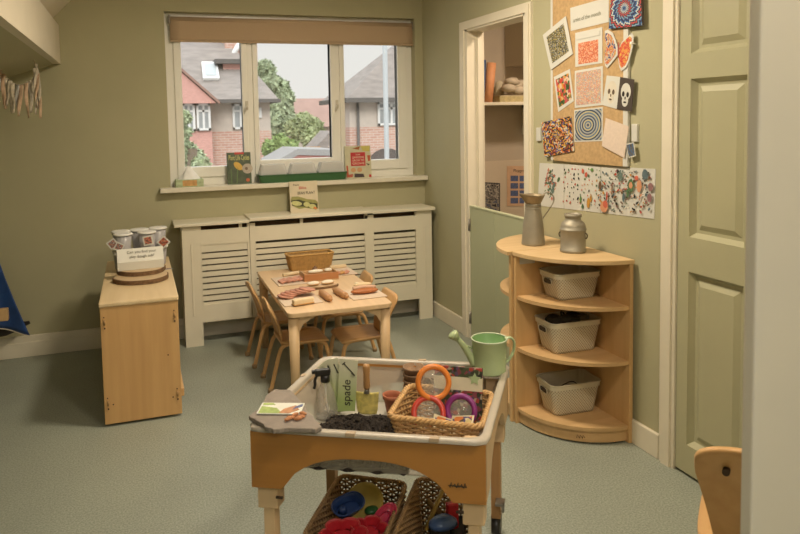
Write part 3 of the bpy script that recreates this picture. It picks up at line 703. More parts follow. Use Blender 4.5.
tagcard(168, 259, 4.16, .055, .4, 'photo card lying flat on the cabinet right of the sign', fc, lay=True); o = [o for o in C.objects if o.name.startswith('photo_card')][-1]; o.location = (.14, 4.06, .5935)

# ================================================================== CHILDREN'S TABLE AND CHAIRS
TX, TY, TH = .945, 3.785, .48
tb = root('children_table', 'low pale wooden play table with rounded corners before the radiator cover', 'table', (TX, TY, 0), math.radians(-1.0))
TW, TD = .545, 1.03
MB().prism(rrect(TW, TD, .035), TH-.024, TH, 'xyz', bev=.004).done('table_top', TABLEW, tb)
for sx_ in (-1, 1):
    for sy_ in (-1, 1):
        x, y = sx_*(TW/2-.035), sy_*(TD/2-.038)
        MB().tube([(x, y, 0), (x, y, .20), (x, y, TH-.03)], [.021, .0245, .029], 16, flat=.9).done('leg', PALELEG, tb)
        m = MB()
        m.prism([(x, TH-.024), (x-sx_*.13, TH-.024), (x-sx_*.085, TH-.045), (x-sx_*.045, TH-.066), (x-sx_*.026, TH-.10), (x, TH-.13)], y-.010, y+.010, 'xzy')
        m.prism([(y, TH-.024), (y-sy_*.13, TH-.024), (y-sy_*.085, TH-.045), (y-sy_*.045, TH-.066), (y-sy_*.026, TH-.10), (y, TH-.13)], x-.010, x+.010, 'yzx')
        m.done('corner_brace', TABLEW, tb)
def bent(pts, r=.0105, k=5): return MB().tube(smooth(pts, k), r, 10)
def make_chair(label, loc, rz, group='small bentwood chairs round the play table'):
    r = root('bentwood_chair', label, 'chair', loc, rz, group)
    sh_ = .245
    # seat: shallow ply shell (x forward)
    def seatf(u, v):
        x = -.115+.245*u; hw2 = (.112+.012*u) * (1-.10*abs(2*u-1)**4)
        y = (2*v-1)*hw2*(1 if .02 < u < .98 else .93)
        return (x, y, sh_ - .010*sin(PI*u)*(1-(2*v-1)**2) - .014*max(0, (u-.80)/.2)**2 + .004*max(0, (.15-u)/.15))
    MB().grid(seatf, 14, 10, .009).done('seat', CHAIRW, r)
    # backrest: narrow curved board rising from the seat's rear edge, rounded top
    def backf(u, v):
        s_ = sin((v-.5)*PI); zt = .208-.050*(1-(1-abs(s_)**3.2)**(1/3.2)); k = u*zt/.208; hw2 = .078+.030*min(1, k*1.4)
        return (-.112-.026*k-.052*k*k+.014*(1-s_*s_), s_*hw2, sh_-.004+u*zt)
    MB().grid(backf, 14, 22, .009).done('backrest', CHAIRW, r)
    for s_ in (-1, 1):
        y = s_*.098
        MB().tube(smooth([(-.175, y*1.10, .004), (-.150, y*1.06, .10), (-.122, y, .20), (-.100, y*.98, .226), (-.06, y*.97, .2335), (0, y*.97, .2335)], 5), .0105, 10).done('leg', CHAIRW, r)
        MB().tube(smooth([(0, y*.97, .2335), (.06, y*.97, .2335), (.098, y*.98, .224), (.118, y, .195), (.134, y*1.03, .10), (.145, y*1.06, .004)], 5), .0105, 10).done('leg', CHAIRW, r)
    MB().tube([(-.098, -.095, .224), (-.098, .095, .224)], .008, 8).done('stretcher', CHAIRW, r)
    lg = [c for c in r.children if c.name.startswith('leg')]
    for l_ in lg:
        v = l_.data.vertices; low = min(v, key=lambda q: q.co.z).co; xx, yy = (-.175 if low.x < 0 else .145), (.098*1.10 if low.y > 0 else -.098*1.10)*(1 if low.x < 0 else .965)
        MB().lathe([(0, 0), (.013, 0), (.0135, .018), (.0115, .022), (0, .022)], 12, Matrix.Translation((xx, yy, 0))).done('foot_cap', mat('foot_cap', (.40, .27, .14), .7), l_)
    return r
ch0 = make_chair('small bentwood chair at the table\'s left side, nearer the tray stand', (.798, 3.645, 0), 0)
ch0.scale = (1.06, 1.06, 1.04)
for x, y, rz, lb in ((.775, 4.05, .03, 'small bentwood chair at the table\'s left side, nearer the radiator cover'),
                 (1.122, 3.57, PI+.02, 'small bentwood chair at the table\'s right side, nearer the tray stand'),
                 (1.150, 4.06, PI-.04, 'small bentwood chair at the table\'s right side, nearer the radiator cover'),
                 (1.515, 1.305, math.radians(39), 'bentwood chair cut off by the frame at the picture\'s lower right')):
    c = copy_tree(ch0, None, lb); c.location = (x, y, 0); c.rotation_euler = (0, 0, rz)
fgchair = c; c.scale = (1.42, 1.42, 1.42)
del fgchair['group']
MB().tube([(-.1685, .060, .405), (-.150, .060, .406)], .006, 10).done('bolt', hol, fgchair)

# things on the table
def tp(px, py, z=TH): return on('z', z, px, py)
def place(o, px, py, z=TH, rz=0): p = tp(px, py, z); o.location = (p.x, p.y, z); o.rotation_euler = (0, 0, rz); return o
board = wood('serving_board', (.62, .46, .29), (.54, .38, .22), 0); meat = mat('salami_wood', (.52, .25, .17), .6, .25, 60); bread = mat('bread_wood', (.70, .55, .34), .7, .08, 30); crust = mat('crust_wood', (.50, .27, .09), .6, .1, 30)
mats_ = mat('beige_place_mat', (.60, .48, .36), .85, .06, 90)
for i, (px, lb) in enumerate((([(279, 307), (287.5, 293), (321, 296), (306, 306)], 'front left'), ([(265, 281), (292, 272), (303, 283), (276, 288)], 'back left'),
                             ([(346, 304), (340, 293), (376, 290), (385, 298)], 'front right'), ([(327, 279), (324, 268), (343, 268), (354, 279)], 'back right'))):
    pass
def pmat(cx_, cy_, w_, d_, rz, lb):
    p = tp(cx_, cy_); r = root('place_mat', lb, 'place mat', (p.x, p.y, TH+.0006), rz, None)
    MB().prism(rrect(w_, d_, .006), 0, .0035, 'xyz').done('mat_sheet', mats_, r); MB().prism(rrect(w_+.004, d_+.004, .006), -.0005, .0012, 'xyz').done('mat_rim', mat('mat_edge', (.36, .25, .16), .8), r)
pmat(299, 300, .20, .21, .03, 'beige place mat at the table\'s front left, under the sliced sausage')
pmat(291, 281, .19, .22, .02, 'beige place mat at the table\'s back left, under the sliced meats')
pmat(364, 294, .19, .21, .03, 'beige place mat at the table\'s front right, under the long bread roll')
pmat(338, 272, .19, .22, .02, 'beige place mat at the table\'s back right')
zt = TH+.005
# rolled pins
def pin(px, py, rz, lb):
    r = root('rolling_pin', lb, 'rolling pin', (0, 0, 0)); p = tp(px, py); r.location = (p.x, p.y, TH+.0175); r.rotation_euler = (0, 0, rz)
    pw = wood('pin_wood', (.50, .27, .12), (.40, .20, .08), 0)
    MB().lathe([(0, -.07), (.016, -.07), (.018, -.066), (.018, .066), (.016, .07), (0, .07)], 16, Matrix.Rotation(PI/2, 4, 'Y')).done('barrel', pw, r)
    for s_ in (-1, 1): MB().lathe([(0, .07), (.007, .07), (.011, .083), (.010, .095), (0, .098)], 12, Matrix.Rotation(s_*PI/2, 4, 'Y')).done('handle', pw, r)
pin(325.5, 298.5, math.radians(-88), 'small wooden rolling pin in the middle of the table, left one'); pin(340.5, 296, math.radians(-84), 'small wooden rolling pin in the middle of the table, right one')
def food(name, lb, cat, px, py, rz, z=zt, k=1.0):
    p = tp(px, py, z); r = root(name, lb, cat, (p.x, p.y, z), rz); r.scale = (k, k, k); return r
# sliced sausage front left: overlapping rounds leaning on a little bread
f = food('salami_slices', 'fan of pink wooden salami slices on the front left mat', 'play food', 296, 296, .25, k=1.35)
for i in range(6): MB().lathe([(0, 0), (.033, 0), (.034, .003), (.033, .006), (0, .006)], 20, Matrix.Translation((-.045+.018*i, .01*sin(i), .003+.0035*i)) @ Matrix.Rotation(.18, 4, 'Y')).done('slice', meat, f)
f = food('bread_block', 'short sliced wooden bread in front of the salami slices', 'play food', 303, 304, .2, k=1.25)
MB().box(-.045, -.014, 0, .045, .014, .024, .006).done('loaf', bread, f); MB().box(-.046, -.015, 0, .046, .015, .006, .003).done('crust', crust, f)
f = food('ham_slices', 'row of pink wooden ham slices on the back left mat', 'play food', 295, 281, .15, k=1.3)
for i in range(5): MB().box(-.018, -.028, 0, .018, .028, .008, .003, mtx=Matrix.Translation((-.055+.028*i, .003*i, .004)) @ Matrix.Rotation(-.25, 4, 'Y')).done('slice', meat, f)
f = food('bread_stick', 'pale wooden bread stick behind the ham slices', 'play food', 291, 275.5, .3)
MB().tube([(-.055, 0, .011), (.055, 0, .011)], .011, 12).done('stick', bread, f)
# long roll front right
f = food('hot_dog_roll', 'long brown bread roll on the front right mat', 'play food', 364.5, 293.5, -.02, k=1.08)
MB().ball((0, 0, .014), .02, 3, (3.6, 1.25, .70)).done('bun', mat('bun_brown', (.38, .13, .04), .55, .1), f)
MB().tube(smooth([(-.058, .004, .028), (0, .006, .032), (.06, .004, .028)], 5), .009, 10).done('filling', mat('pink_filling', (.56, .35, .24), .6), f)
f = food('baguette_piece', 'pale bread piece behind the long brown roll', 'play food', 362.5, 286.5, 0)
MB().ball((0, 0, .012), .014, 3, (3.9, 1.0, .85)).done('bread', bread, f)
MB().ball((-.035, 0, .022), .008, 2, (1.6, 1, .6)).done('butter_pat', mat('butter', (.72, .64, .45), .6), f)
# wooden box with bread, centre
f = food('bread_box', 'small wooden box holding play bread in the table middle', 'box', 319, 279, .05, TH+.0005)
bw = wood('box_wood', (.52, .33, .16), (.44, .26, .11), 0)
rb_ = wood('box_red_wood', (.45, .20, .08), (.38, .16, .06), 0)
MB().box(-.105, -.055, 0, .105, .055, .006).done('box_base', bw, f); MB().box(-.105, -.055, .006, .105, -.047, .045, .002).done('box_side', rb_, f); MB().box(-.105, .047, .006, .105, .055, .045, .002).done('box_side', bw, f)
MB().box(-.105, -.047, .006, -.097, .047, .052, .002).done('box_end', bw, f); MB().box(.097, -.047, .006, .105, .047, .045, .002).done('box_end', bw, f)
p = f.location
def loaf(lb, dx, dy, z, sx_, rz, m1, name='bread_slice'):
    r = root(name, lb, 'play food', (p.x+dx, p.y+dy, z), rz); MB().ball((0, 0, .012), .016, 3, (sx_, 1.2, .75)).done('slice', m1, r); MB().ball((0, 0, .008), .0165, 2, (sx_*1.02, 1.22, .5)).done('crust', crust, r)
pale = mat('white_bread', (.74, .66, .52), .8, .05, 40)
loaf('pale bread slice in the wooden box', -.02, 0, TH+.036, 2.9, .1, pale); loaf('second pale bread slice in the wooden box, to the right', .06, .01, TH+.036, 1.6, .5, pale)
f = food('oval_board', 'oval bark-edged board with bread in front of the wooden box', 'board', 322, 287.5, .06, TH+.0005)
MB().prism([(.098*cos(a), .040*sin(a)) for a in [2*PI*i/36 for i in range(36)]], 0, .012, 'xyz', bev=.002).done('bark_edge', bark, f); MB().prism([(.092*cos(a), .036*sin(a)) for a in [2*PI*i/36 for i in range(36)]], .011, .014, 'xyz').done('cut_face', board, f)
p = f.location
loaf('pale bread at the left on the oval board', -.048, .002, TH+.0165, 2.2, .1, pale); loaf('pale bread at the right on the oval board', .035, .004, TH+.0165, 2.4, .15, pale)
f = food('cured_meat', 'dark red wooden meat piece behind the wooden box', 'play food', 340, 274, .1)
for i in range(4): MB().box(-.018, -.022, 0, .018, .022, .010, .003, mtx=Matrix.Translation((-.05+.03*i, 0, .004)) @ Matrix.Rotation(-.3, 4, 'Y')).done('slice', meat if i % 2 else crust, f)
f = food('bread_stick', 'pale bread piece at the table\'s back right mat', 'play food', 338, 268, .1)
MB().box(-.055, -.012, 0, .055, .012, .02, .006).done('loaf', bread, f)
f = food('pepper_mill', 'tiny dark wooden pot behind the wooden box', 'pot', 315, 272, 0, TH+.0005)
MB().lathe([(0, 0), (.014, 0), (.016, .02), (.012, .03), (0, .032)], 16).done('pot_body', mat('dark_pot', (.20, .11, .06), .5), f); MB().ball((0, 0, .034), .006, 2).done('knob', mat('dark_pot', (.2, .11, .06)), f)

# ---------------------------------------------------------------- wicker
def path_rr(w_, d_, r_, n=200):
    P = rrect(w_, d_, r_, 8); P = [Vector((x, y, 0)) for x, y in P]; Ls = [0]
    for i in range(len(P)): Ls.append(Ls[-1]+(P[(i+1) % len(P)]-P[i]).length)
    T = Ls[-1]; out = []; j = 0
    for k in range(n):
        s_ = T*k/n
        while Ls[j+1] < s_: j += 1
        t = (s_-Ls[j])/max(1e-9, Ls[j+1]-Ls[j]); out.append(P[j].lerp(P[(j+1) % len(P)], t))
    return out
def wicker(name, label, loc, rz, w_, d_, h_, taper, rows, stakes, m1, m2, rad=.0035, rr=.02, dip=0, cat='basket', rk_=1.0):
    r = root(name, label, cat, loc, rz)
    n = stakes*6
    def at(k, t, off=0, rowoff=0):
        s_ = 1-taper*(1-t)
        P = pp[k % n]; c = Vector((P.x*s_, P.y*s_, 0)); nr = Vector((P.x/(w_/2)**1, P.y/(d_/2)**1, 0)); nr = nrm[k % n]
        z = h_*t*(1-dip*(cos(2*PI*k/n*2)*.5+.5)*t) if dip else h_*t
        return (c.x+nr.x*off, c.y+nr.y*off, .004+z)
    pp = path_rr(w_, d_, rr, n)
    nrm = []
    for k in range(n):
        d = pp[(k+1) % n]-pp[k-1]; v = Vector((d.y, -d.x, 0)).normalized(); nrm.append(v)
    m = MB()
    for j in range(rows):
        t = (j+.5)/rows
        m.tube([at(k, t, rad*1.2*cos(2*PI*k/12+PI*(j % 2))) for k in range(n)], rad, 5, closed=True, flat=.85)
    m.done('woven_sides', m1, r)
    m = MB()
    for s_ in range(stakes): 
        k = s_*6; m.tube([at(k, t) for t in (0, .33, .66, 1)], rad*.85, 5)
    m.done('upright_stakes', m2, r)
    m = MB()
    for ph in (0, PI*2/3, PI*4/3):
        m.tube([tuple(Vector(at(k, 1.0, rad*rk_*1.5*cos(2*PI*k/9+ph)))+Vector((0, 0, rad*rk_*1.5*sin(2*PI*k/9+ph)))) for k in range(n)], rad*rk_*1.25, 6, closed=True)
    m.done('braided_rim', m1, r)
    m = MB(); k_ = 1-taper; m.prism(rrect(w_*k_, d_*k_, rr*.9), 0, .006, 'xyz'); m.done('base', m2, r)
    return r
WK1 = mat('willow', (.50, .30, .12), .6, .18, 60, .2); WK2 = mat('willow_dark', (.36, .20, .08), .65, .18, 60)
WK3 = mat('golden_wicker', (.52, .31, .10), .7, .15, 60, .2); WK4 = mat('brown_wicker', (.42, .25, .11), .6, .2, 60, .2); WK5 = mat('brown_wicker_dark', (.28, .15, .065), .7, .2, 60)
p = tp(312, 269.5); wicker('wicker_basket', 'golden woven basket at the back of the play table', (p.x-.006, p.y+.035, TH), .04, .290, .115, .095, .13, 24, 60, WK3, WK3, .0024, .015)

# ================================================================== QUARTER-ROUND SHELF UNITS
def shelf_unit(label, yc, sgn, R0=.366):
    """quarter circle against the wall; sgn=-1 opens towards the camera"""
    r = root('corner_shelf_unit', label, 'shelf unit', (1.976, yc, 0))
    n = 22
    def quarter(Rd, yoff=0): return [(0, 0)]+[(-Rd*cos(PI/2*i/n), sgn*Rd*sin(PI/2*i/n)) for i in range(n+1)]
    MB().prism(quarter(R0+(.006 if sgn < 0 else .018)), .785, .804, 'xyz', bev=.003).done('top', wood('birch_unit_top', (.68, .48, .26), (.60, .41, .20), 0), r)
    a = (0, sgn*.018)
    MB().box(-R0, min(a), 0, 0, max(a), .785, .002).done('side_panel', BIRCH, r)
    b_ = (sgn*.018, sgn*R0); MB().box(-.018, min(b_), 0, 0, max(b_), .785, .002).done('side_panel', BIRCH, r)
    for z in (.585, .345, .06):
        P = [(-.018, sgn*.018)]+[(-.018-(R0-.024)*cos(PI/2*i/n), sgn*(.018+(R0-.024)*sin(PI/2*i/n))) for i in range(n+1)]
        s_ = MB().prism(P, z, z+.016, 'xyz').done('shelf', BIRCHX, r)
    Q = [(-.018-(R0-.034)*cos(PI/2*i/n), sgn*(.018+(R0-.034)*sin(PI/2*i/n))) for i in range(n+1)]
    m = MB(); t = .012
    for (p1, p2) in zip(Q, Q[1:]):
        m.prism([p1, p2, (p2[0]*.965, p2[1]*.965), (p1[0]*.965, p1[1]*.965)], .008, .06, 'xyz')
    m.done('plinth', BIRCHX, r)
    return r
yc = 2.757
un = shelf_unit('quarter-round birch shelf unit with three cream tubs, open towards the room', yc, -1)
shelf_unit('quarter-round birch shelf unit half hidden behind the one with tubs', yc+.005, 1, .378)
MB().box(-.345, -.0185, .745, -.265, -.0182, .775).done('paper_label', PAPER, un)
mk = mat('burnt_mark', (.16, .08, .03), .8)
ang = PI/2*.60; q = Vector((-.018-.343*cos(ang), -(.018+.343*sin(ang)), .038))
for i in range(3):
    tdir = Vector((sin(ang), -cos(ang), 0)); base_ = q+tdir*(-.012+.012*i)
    MB().tube([tuple(base_+Vector((0, 0, -.010))), tuple(base_+tdir*.003+Vector((0, 0, .004))), tuple(base_+tdir*.010+Vector((0, 0, -.006)))], .0018, 6).done('carved_mark', mk, un)
# cream woven plastic tubs
def tub_mat():
    m, n, l, b = base('cream_lattice'); b.inputs['Roughness'].default_value = .5
    t = n.new('ShaderNodeTexCoord'); mp = n.new('ShaderNodeMapping'); l.new(t.outputs['UV'], mp.inputs[0])
    ck = n.new('ShaderNodeTexVoronoi'); ck.inputs['Scale'].default_value = 1; ck.inputs['Randomness'].default_value = 0; l.new(mp.outputs[0], ck.inputs['Vector'])
    r = n.new('ShaderNodeValToRGB'); l.new(ck.outputs['Distance'], r.inputs[0]); e = r.color_ramp.elements
    e[0].position = .25; e[0].color = (.34, .28, .19, 1); e[1].position = .40; e[1].color = (.66, .60, .46, 1)
    l.new(r.outputs[0], b.inputs['Base Color'])
    bp = n.new('ShaderNodeBump'); bp.inputs['Strength'].default_value = .6; bp.inputs['Distance'].default_value = .002; l.new(r.outputs[0], bp.inputs['Height']); l.new(bp.outputs[0], b.inputs['Normal'])
    return m
LAT = tub_mat(); TUBC = mat('cream_tub_plastic', (.66, .60, .46), .45, .02)
def storage_tub(label, loc, rz, w_, d_, h_):
    r = root('storage_tub', label, 'storage tub', loc, rz)
    n = 96; pt = path_rr(w_, d_, .03, n); kb = .80
    me = MB(); uvs = {}
    bm = bmesh.new(); uvl = bm.loops.layers.uv.new('UVMap'); G = []
    zs = [0, .012, h_-.02]
    per = sum((pt[(i+1) % n]-pt[i]).length for i in range(n))
    for z in zs:
        k = kb+(1-kb)*z/h_; G.append([bm.verts.new((v.x*k, v.y*k, z)) for v in pt])
    for j in range(2):
        for i in range(n):
            f = bm.faces.new((G[j][i], G[j][(i+1) % n], G[j+1][(i+1) % n], G[j+1][i])); f.smooth = True
            us = [(i, j), (i+1, j), (i+1, j+1), (i, j+1)]
            for lp, (a, b_) in zip(f.loops, us): lp[uvl].uv = ((a/n*per+zs[b_])/.0072*.5, (-a/n*per+zs[b_])/.0072*.5)
    bm.faces.new(G[0][::-1])
    mm_ = bpy.data.meshes.new('lattice_body'); bm.to_mesh(mm_); bm.free(); mm_.materials.append(LAT); o = bpy.data.objects.new('lattice_body', mm_); C.objects.link(o); o.parent = r
    # inside skin
    m = MB(); m.grid(lambda u, v: (lambda q, k: (q.x*k*.975, q.y*k*.975, .004+(h_-.006)*v))(pt[int(round(u*n)) % n], kb+(1-kb)*v), n, 1, 0, True, True)
    m.prism([(v.x*kb*.975, v.y*kb*.975) for v in pt[::4]], .003, .006, 'xyz'); m.done('inner_wall', TUBC, r)
    # plain rim band
    m = MB()
    m.grid(lambda u, v: (lambda q: (q.x*1.002, q.y*1.002, h_-.022+.020*v))(pt[int(round(u*n)) % n]), n, 1, 0, True, True)
    m.tube([(v.x*1.004, v.y*1.006, h_-.001) for v in pt], .005, 6, closed=True, flat=.8)
    m.done('rim', TUBC, r)
    # hand hole on the short sides
    hd = mat('hand_hole', (.055, .035, .02), .8)
    for s_ in (-1, 1):
        MB().prism(rrect(.060, .020, .009, 5, 0, h_-.040), s_*(w_/2*.992), s_*(w_/2*1.004), 'yzx').done('hand_hole', hd, r)
        MB().tube([(s_*w_/2*1.004, y, z) for y, z in rrect(.066, .026, .012, 5, 0, h_-.040)], .0022, 5, closed=True).done('hand_hole_rim', TUBC, r)
    return r
tz = (.6015, .3615, .0765)
a_t = math.radians(-3)
st1 = storage_tub('shallow cream lattice tub on the upper shelf', (1.836, 2.650, tz[0]), math.radians(0), .232, .165, .118)
st2 = storage_tub('cream lattice tub full of dark items on the middle shelf', (1.826, 2.650, tz[1]), math.radians(-2), .258, .168, .140)
st3 = storage_tub('cream lattice tub on the bottom shelf', (1.828, 2.650, tz[2]), math.radians(-4), .250, .165, .142)
def inloc(st, x, y, z): return tuple(Matrix.Translation(st.location) @ Matrix.Rotation(a_t, 4, 'Z') @ Vector((x, y, z)))
dk = mat('dark_cloth', (.03, .028, .022), .8, .3, 30); rn = random.Random(2)
m = MB()
for i in range(8): m.ball((rn.uniform(-.06, .06), rn.uniform(-.035, .035), rn.uniform(.0, .02)), .038, 2, (1.1, .9, .55), jit=.15)
o = m.done('dark_bundle', dk); o.location = inloc(st2, -.01, 0, .100); tag(o, 'dark crumpled bundle filling the middle shelf tub', 'bundle')
m = MB().tube(smooth([(-.03, .01, .0), (-.025, .0, .025), (-.02, .01, .045), (0, .02, .035), (.02, .02, .0)], 5), .004, 6)
o = m.done('cord_loop', dk); o.location = inloc(st2, -.02, 0, .122); tag(o, 'black cord looping above the dark bundle in the middle tub', 'cord')
o = MB().box(-.05, -.02, 0, .05, .03, .02, .005).done('grey_bundle', mat('grey_bundle', (.20, .17, .12), .8, .3, 50)); o.location = inloc(st2, .055, .01, .122); tag(o, 'brownish grey bundle at the right in the middle tub', 'bundle')
o = MB().box(-.080, -.048, 0, .080, .048, .045, .004).done('inner_box', mat('dim_lining', (.30, .25, .18), .8, .1, 30)); o.location = inloc(st3, 0, 0, .008); o.rotation_euler = (0, 0, a_t); tag(o, 'flat box lying inside the bottom shelf tub', 'box')
o = MB().tube(smooth([(-.07, .05, 0), (-.03, .0, .06), (.0, -.03, .075), (.05, -.04, .02)], 6), .0025, 6).done('thin_cord', dk); o.location = inloc(st3, 0, 0, .056); tag(o, 'thin dark cord across the bottom shelf tub', 'cord')
o = MB().box(-.075, -.045, 0, .075, .045, .05, .004).done('inner_box', mat('dim_lining')); o.location = inloc(st1, 0, 0, .008); o.rotation_euler = (0, 0, a_t); tag(o, 'flat box lying inside the upper shelf tub', 'box')

# metal jug and churn on top
zinc = mat('zinc', (.34, .31, .24), .55, .10, 14, 0, .55); zinc2 = mat('tarnished_zinc', (.34, .27, .17), .5, .2, 12, 0, .55)
ju = root('metal_jug', 'tall tapered galvanised jug with flared spout on the rear shelf unit', 'jug', (1.782, 2.866, .805), 0)
MB().lathe([(0, 0), (.054, 0), (.056, .004), (.0545, .012), (.049, .09), (.0375, .168), (.0375, .171), (.039, .173), (.0372, .176), (.0368, .186), (.0382, .188), (.0365, .191), (.0362, .198)], 32).done('jug_body', zinc, ju)
def lip(u, v):
    a = 2*PI*u; rr_ = .036+.021*v+.016*v*max(0, cos(a-PI*1.0))**3; return (rr_*cos(a), rr_*sin(a)*.98, .197+.042*v+.010*v*max(0, cos(a-PI))**2-.0*v)
MB().grid(lip, 36, 6, .0015, True, True).done('flared_spout', zinc2, ju)
MB().tube(smooth([(.046, 0, .232), (.07, -.005, .245), (.098, -.012, .235), (.105, -.014, .205), (.082, -.01, .165), (.044, -.003, .115)], 6), .0028, 6).done('handle', zinc, ju)
chn = root('milk_churn', 'small squat galvanised milk churn on the front shelf unit', 'churn', (1.848, 2.640, .805), 0)
MB().lathe([(0, 0), (.057, 0), (.058, .003), (.058, .012), (.0555, .014), (.0555, .094), (.0595, .100), (.0595, .104), (.0555, .106), (.055, .118), (.050, .130), (.040, .139), (.0345, .143), (.0335, .160), (.0345, .161)], 36, cap=True).done('churn_body', zinc, chn)
MB().lathe([(.0335, .156), (.0375, .158), (.0385, .163), (.0375, .170), (.035, .172), (.033, .172), (.032, .160)], 32, cap=False).done('neck_ring', zinc, chn)
MB().lathe([(0, .165), (.033, .165)], 24, cap=False).done('inner_lid', mat('dark_zinc', (.10, .085, .06), .6, .1, 20, 0, .5), chn)
for s_ in (-1, 1): MB().tube(smooth([(s_*.056, .0, .088), (s_*.064, 0, .078), (s_*.062, 0, .066), (s_*.056, 0, .062)], 4), .003, 6, mtx=Matrix.Rotation(-.9, 4, 'Z')).done('lug', mat('dark_zinc'), chn)

# ================================================================== WINDOW SILL THINGS
SZ = 1.003
def book(label, px, y, z, m, tilt=.12, rz=0, th=.014, nm='book', dims=None):
    """px: left, right, top ; stands on z"""
    a = on('y', y, px[0], px[3]); b_ = on('y', y, px[1], px[3]); t = on('y', y, (px[0]+px[1])/2, px[2])
    w_ = b_.x-a.x; h_ = (t.z-z)/cos(tilt)
    r = root(nm, label, 'book', ((a.x+b_.x)/2, y, z), rz)
    mt = Matrix.Translation((0, th*sin(tilt), 0)) @ Matrix.Rotation(-tilt, 4, 'X')
    MB().box(-w_/2, 0, 0, w_/2, th, h_, .0008, mtx=mt).done('cover', m, r)
    MB().box(-w_/2+.003, .002, -.0004 if False else .001, w_/2-.001, th-.002, h_+.0004, mtx=mt).done('pages', PAPER, r)
    up = (mt.to_3x3() @ Vector((0, 0, 1))); nr = mt.to_3x3() @ Vector((0, -1, 0))
    org = mt @ Vector((0, 0, 0))
    def at(u, v, o=.0006): return org + Vector((1, 0, 0))*((u-.5)*w_) + up*(v*h_) + nr*o
    return r, at, up, nr, w_, h_
def patch(nm, r, at, pts, m, o=.0006, th=.0004):
    Q = [at(u, v, o) for u, v in pts]; Q2 = [at(u, v, o+th) for u, v in pts]; mb = MB(); n = len(pts)
    mb.face(Q2); mb.face(Q[::-1])
    for i in range(n): mb.face([Q[i], Q[(i+1) % n], Q2[(i+1) % n], Q2[i]])
    return mb.done(nm, m, r)
def ell(cu, cv, ru, rv, n=20, rot=0): return [(cu+ru*cos(a)*cos(rot)-rv*sin(a)*sin(rot), cv+ru*cos(a)*sin(rot)+rv*sin(a)*cos(rot)) for a in [2*PI*i/n for i in range(n)]]
r, at, up, nr, w_, h_ = book('dark green plant life cycle book with dandelions on the sill', (228, 252, 152.5, 184), 4.665, SZ, mat('green_cover', (.06, .085, .035), .4, .4, 30))
patch('banner', r, at, [(.33, .94), (.72, .94), (.72, 1.0), (.33, 1.0)], mat('red_banner', (.60, .05, .03), .5))
text_mesh('Plant Life Cycles', mat('title_yellow', (.62, .60, .22), .6), r, at(.07, .76, .0012), (1, 0, 0), up, width=w_*.86, height=w_*.30, bold=.01)
patch('dandelion_flower', r, at, ell(.46, .57, .2, .11, 16, -.5), mat('dandelion_yellow', (.66, .42, .08), .6, .2, 200))
patch('seed_head', r, at, ell(.84, .48, .22, .16), mat('seed_head', (.48, .42, .34), .8, .3, 200), .001)
patch('seed_head_core', r, at, ell(.80, .48, .06, .05), mat('seed_core', (.18, .13, .09), .8), .0015)
patch('stem', r, at, [(.36, .02), (.40, .02), (.46, .52), (.42, .52)], mat('stem_green', (.12, .20, .06), .6))
patch('stem', r, at, [(.15, .02), (.18, .02), (.17, .5), (.14, .5)], mat('stem_green'))
patch('ladybird', r, at, ell(.84, .12, .08, .055), mat('ladybird_red', (.55, .12, .04), .5))
r, at, up, nr, w_, h_ = book('cream cookery book with a red square title on the sill', (346, 372, 146, 180), 4.668, SZ, mat('cream_cover', (.56, .53, .36), .5, .08, 20), .1)
patch('title_block', r, at, [(.22, .38), (.78, .38), (.78, .80), (.22, .80)], mat('red_block', (.50, .03, .035), .5))
for i, s_ in enumerate(('how', 'GARDENS', 'GROW TO', 'GROWS')): text_mesh(s_, mat('title_cream', (.72, .60, .45), .6), r, at(.27 if i else .42, .71-.095*i, .0014), (1, 0, 0), up, width=w_*(.46 if i else .16), height=h_*.09, bold=.01)
for pts, c in (([(.3, .92), (.6, .99), (.55, .88)], (.35, .12, .03)), ([(.62, .99), (.98, .99), (.95, .82), (.7, .84)], (.60, .52, .14)), ([(.86, .70), (.98, .70), (.96, .52), (.88, .52)], (.48, .10, .04)),
               ([(.04, .4), (.10, .4), (.12, .05), (.05, .03)], (.50, .09, .04)), ([(.10, .12), (.28, .14), (.26, .04), (.1, .04)], (.45, .10, .06)), ([(.34, .15), (.68, .13), (.72, .03), (.33, .03)], (.07, .05, .05)), ([(.9, .1), (.98, .1), (.98, .02), (.9, .02)], (.5, .03, .03)), ([(.8, .46), (.95, .42), (.88, .38)], (.08, .06, .03))):
    patch('cover_drawing', r, at, pts, mat('drawing_%d' % int(c[0]*100+c[1]*1000), c, .6))
for u, v in ((.30, .26), (.54, .26)): patch('cover_drawing', r, at, ell(u, v, .10, .07), mat('orange_ball', (.60, .33, .16), .6))
r, at, up, nr, w_, h_ = book('cream bean book with open pods standing on the radiator cover', (291, 319, 181.5, 213), 4.53, .8025, mat('tan_cover', (.60, .52, .36), .5, .05, 20), .15)
text_mesh('from', INK, r, at(.13, .86, .0012), (1, 0, 0), up, width=w_*.20, bold=.01)
text_mesh('BEAN to', mat('title_red', (.50, .08, .06), .6), r, at(.33, .75, .0012), (1, 0, 0), up, width=w_*.26, height=h_*.12, bold=.02)
text_mesh('BEAN PLANT', INK, r, at(.27, .58, .0012), (1, 0, 0), up, width=w_*.62, height=h_*.13, bold=.005)
pod = mat('pod_green', (.28, .27, .08), .5, .2, 60); bean = mat('bean_green', (.50, .49, .20), .4, .1, 60)
patch('pod', r, at, [(.02, .42), (.06, .52), (.3, .52), (.6, .42), (.9, .38), (.98, .30), (.97, .10), (.9, .06), (.75, .10), (.5, .14), (.3, .12), (.08, .22)], pod)
patch('pod_shadow', r, at, [(.02, .40), (.3, .42), (.6, .32), (.96, .26), (.96, .10), (.8, .10), (.5, .18), (.25, .2), (.05, .24)], mat('pod_dark', (.05, .05, .02), .7), .0008)
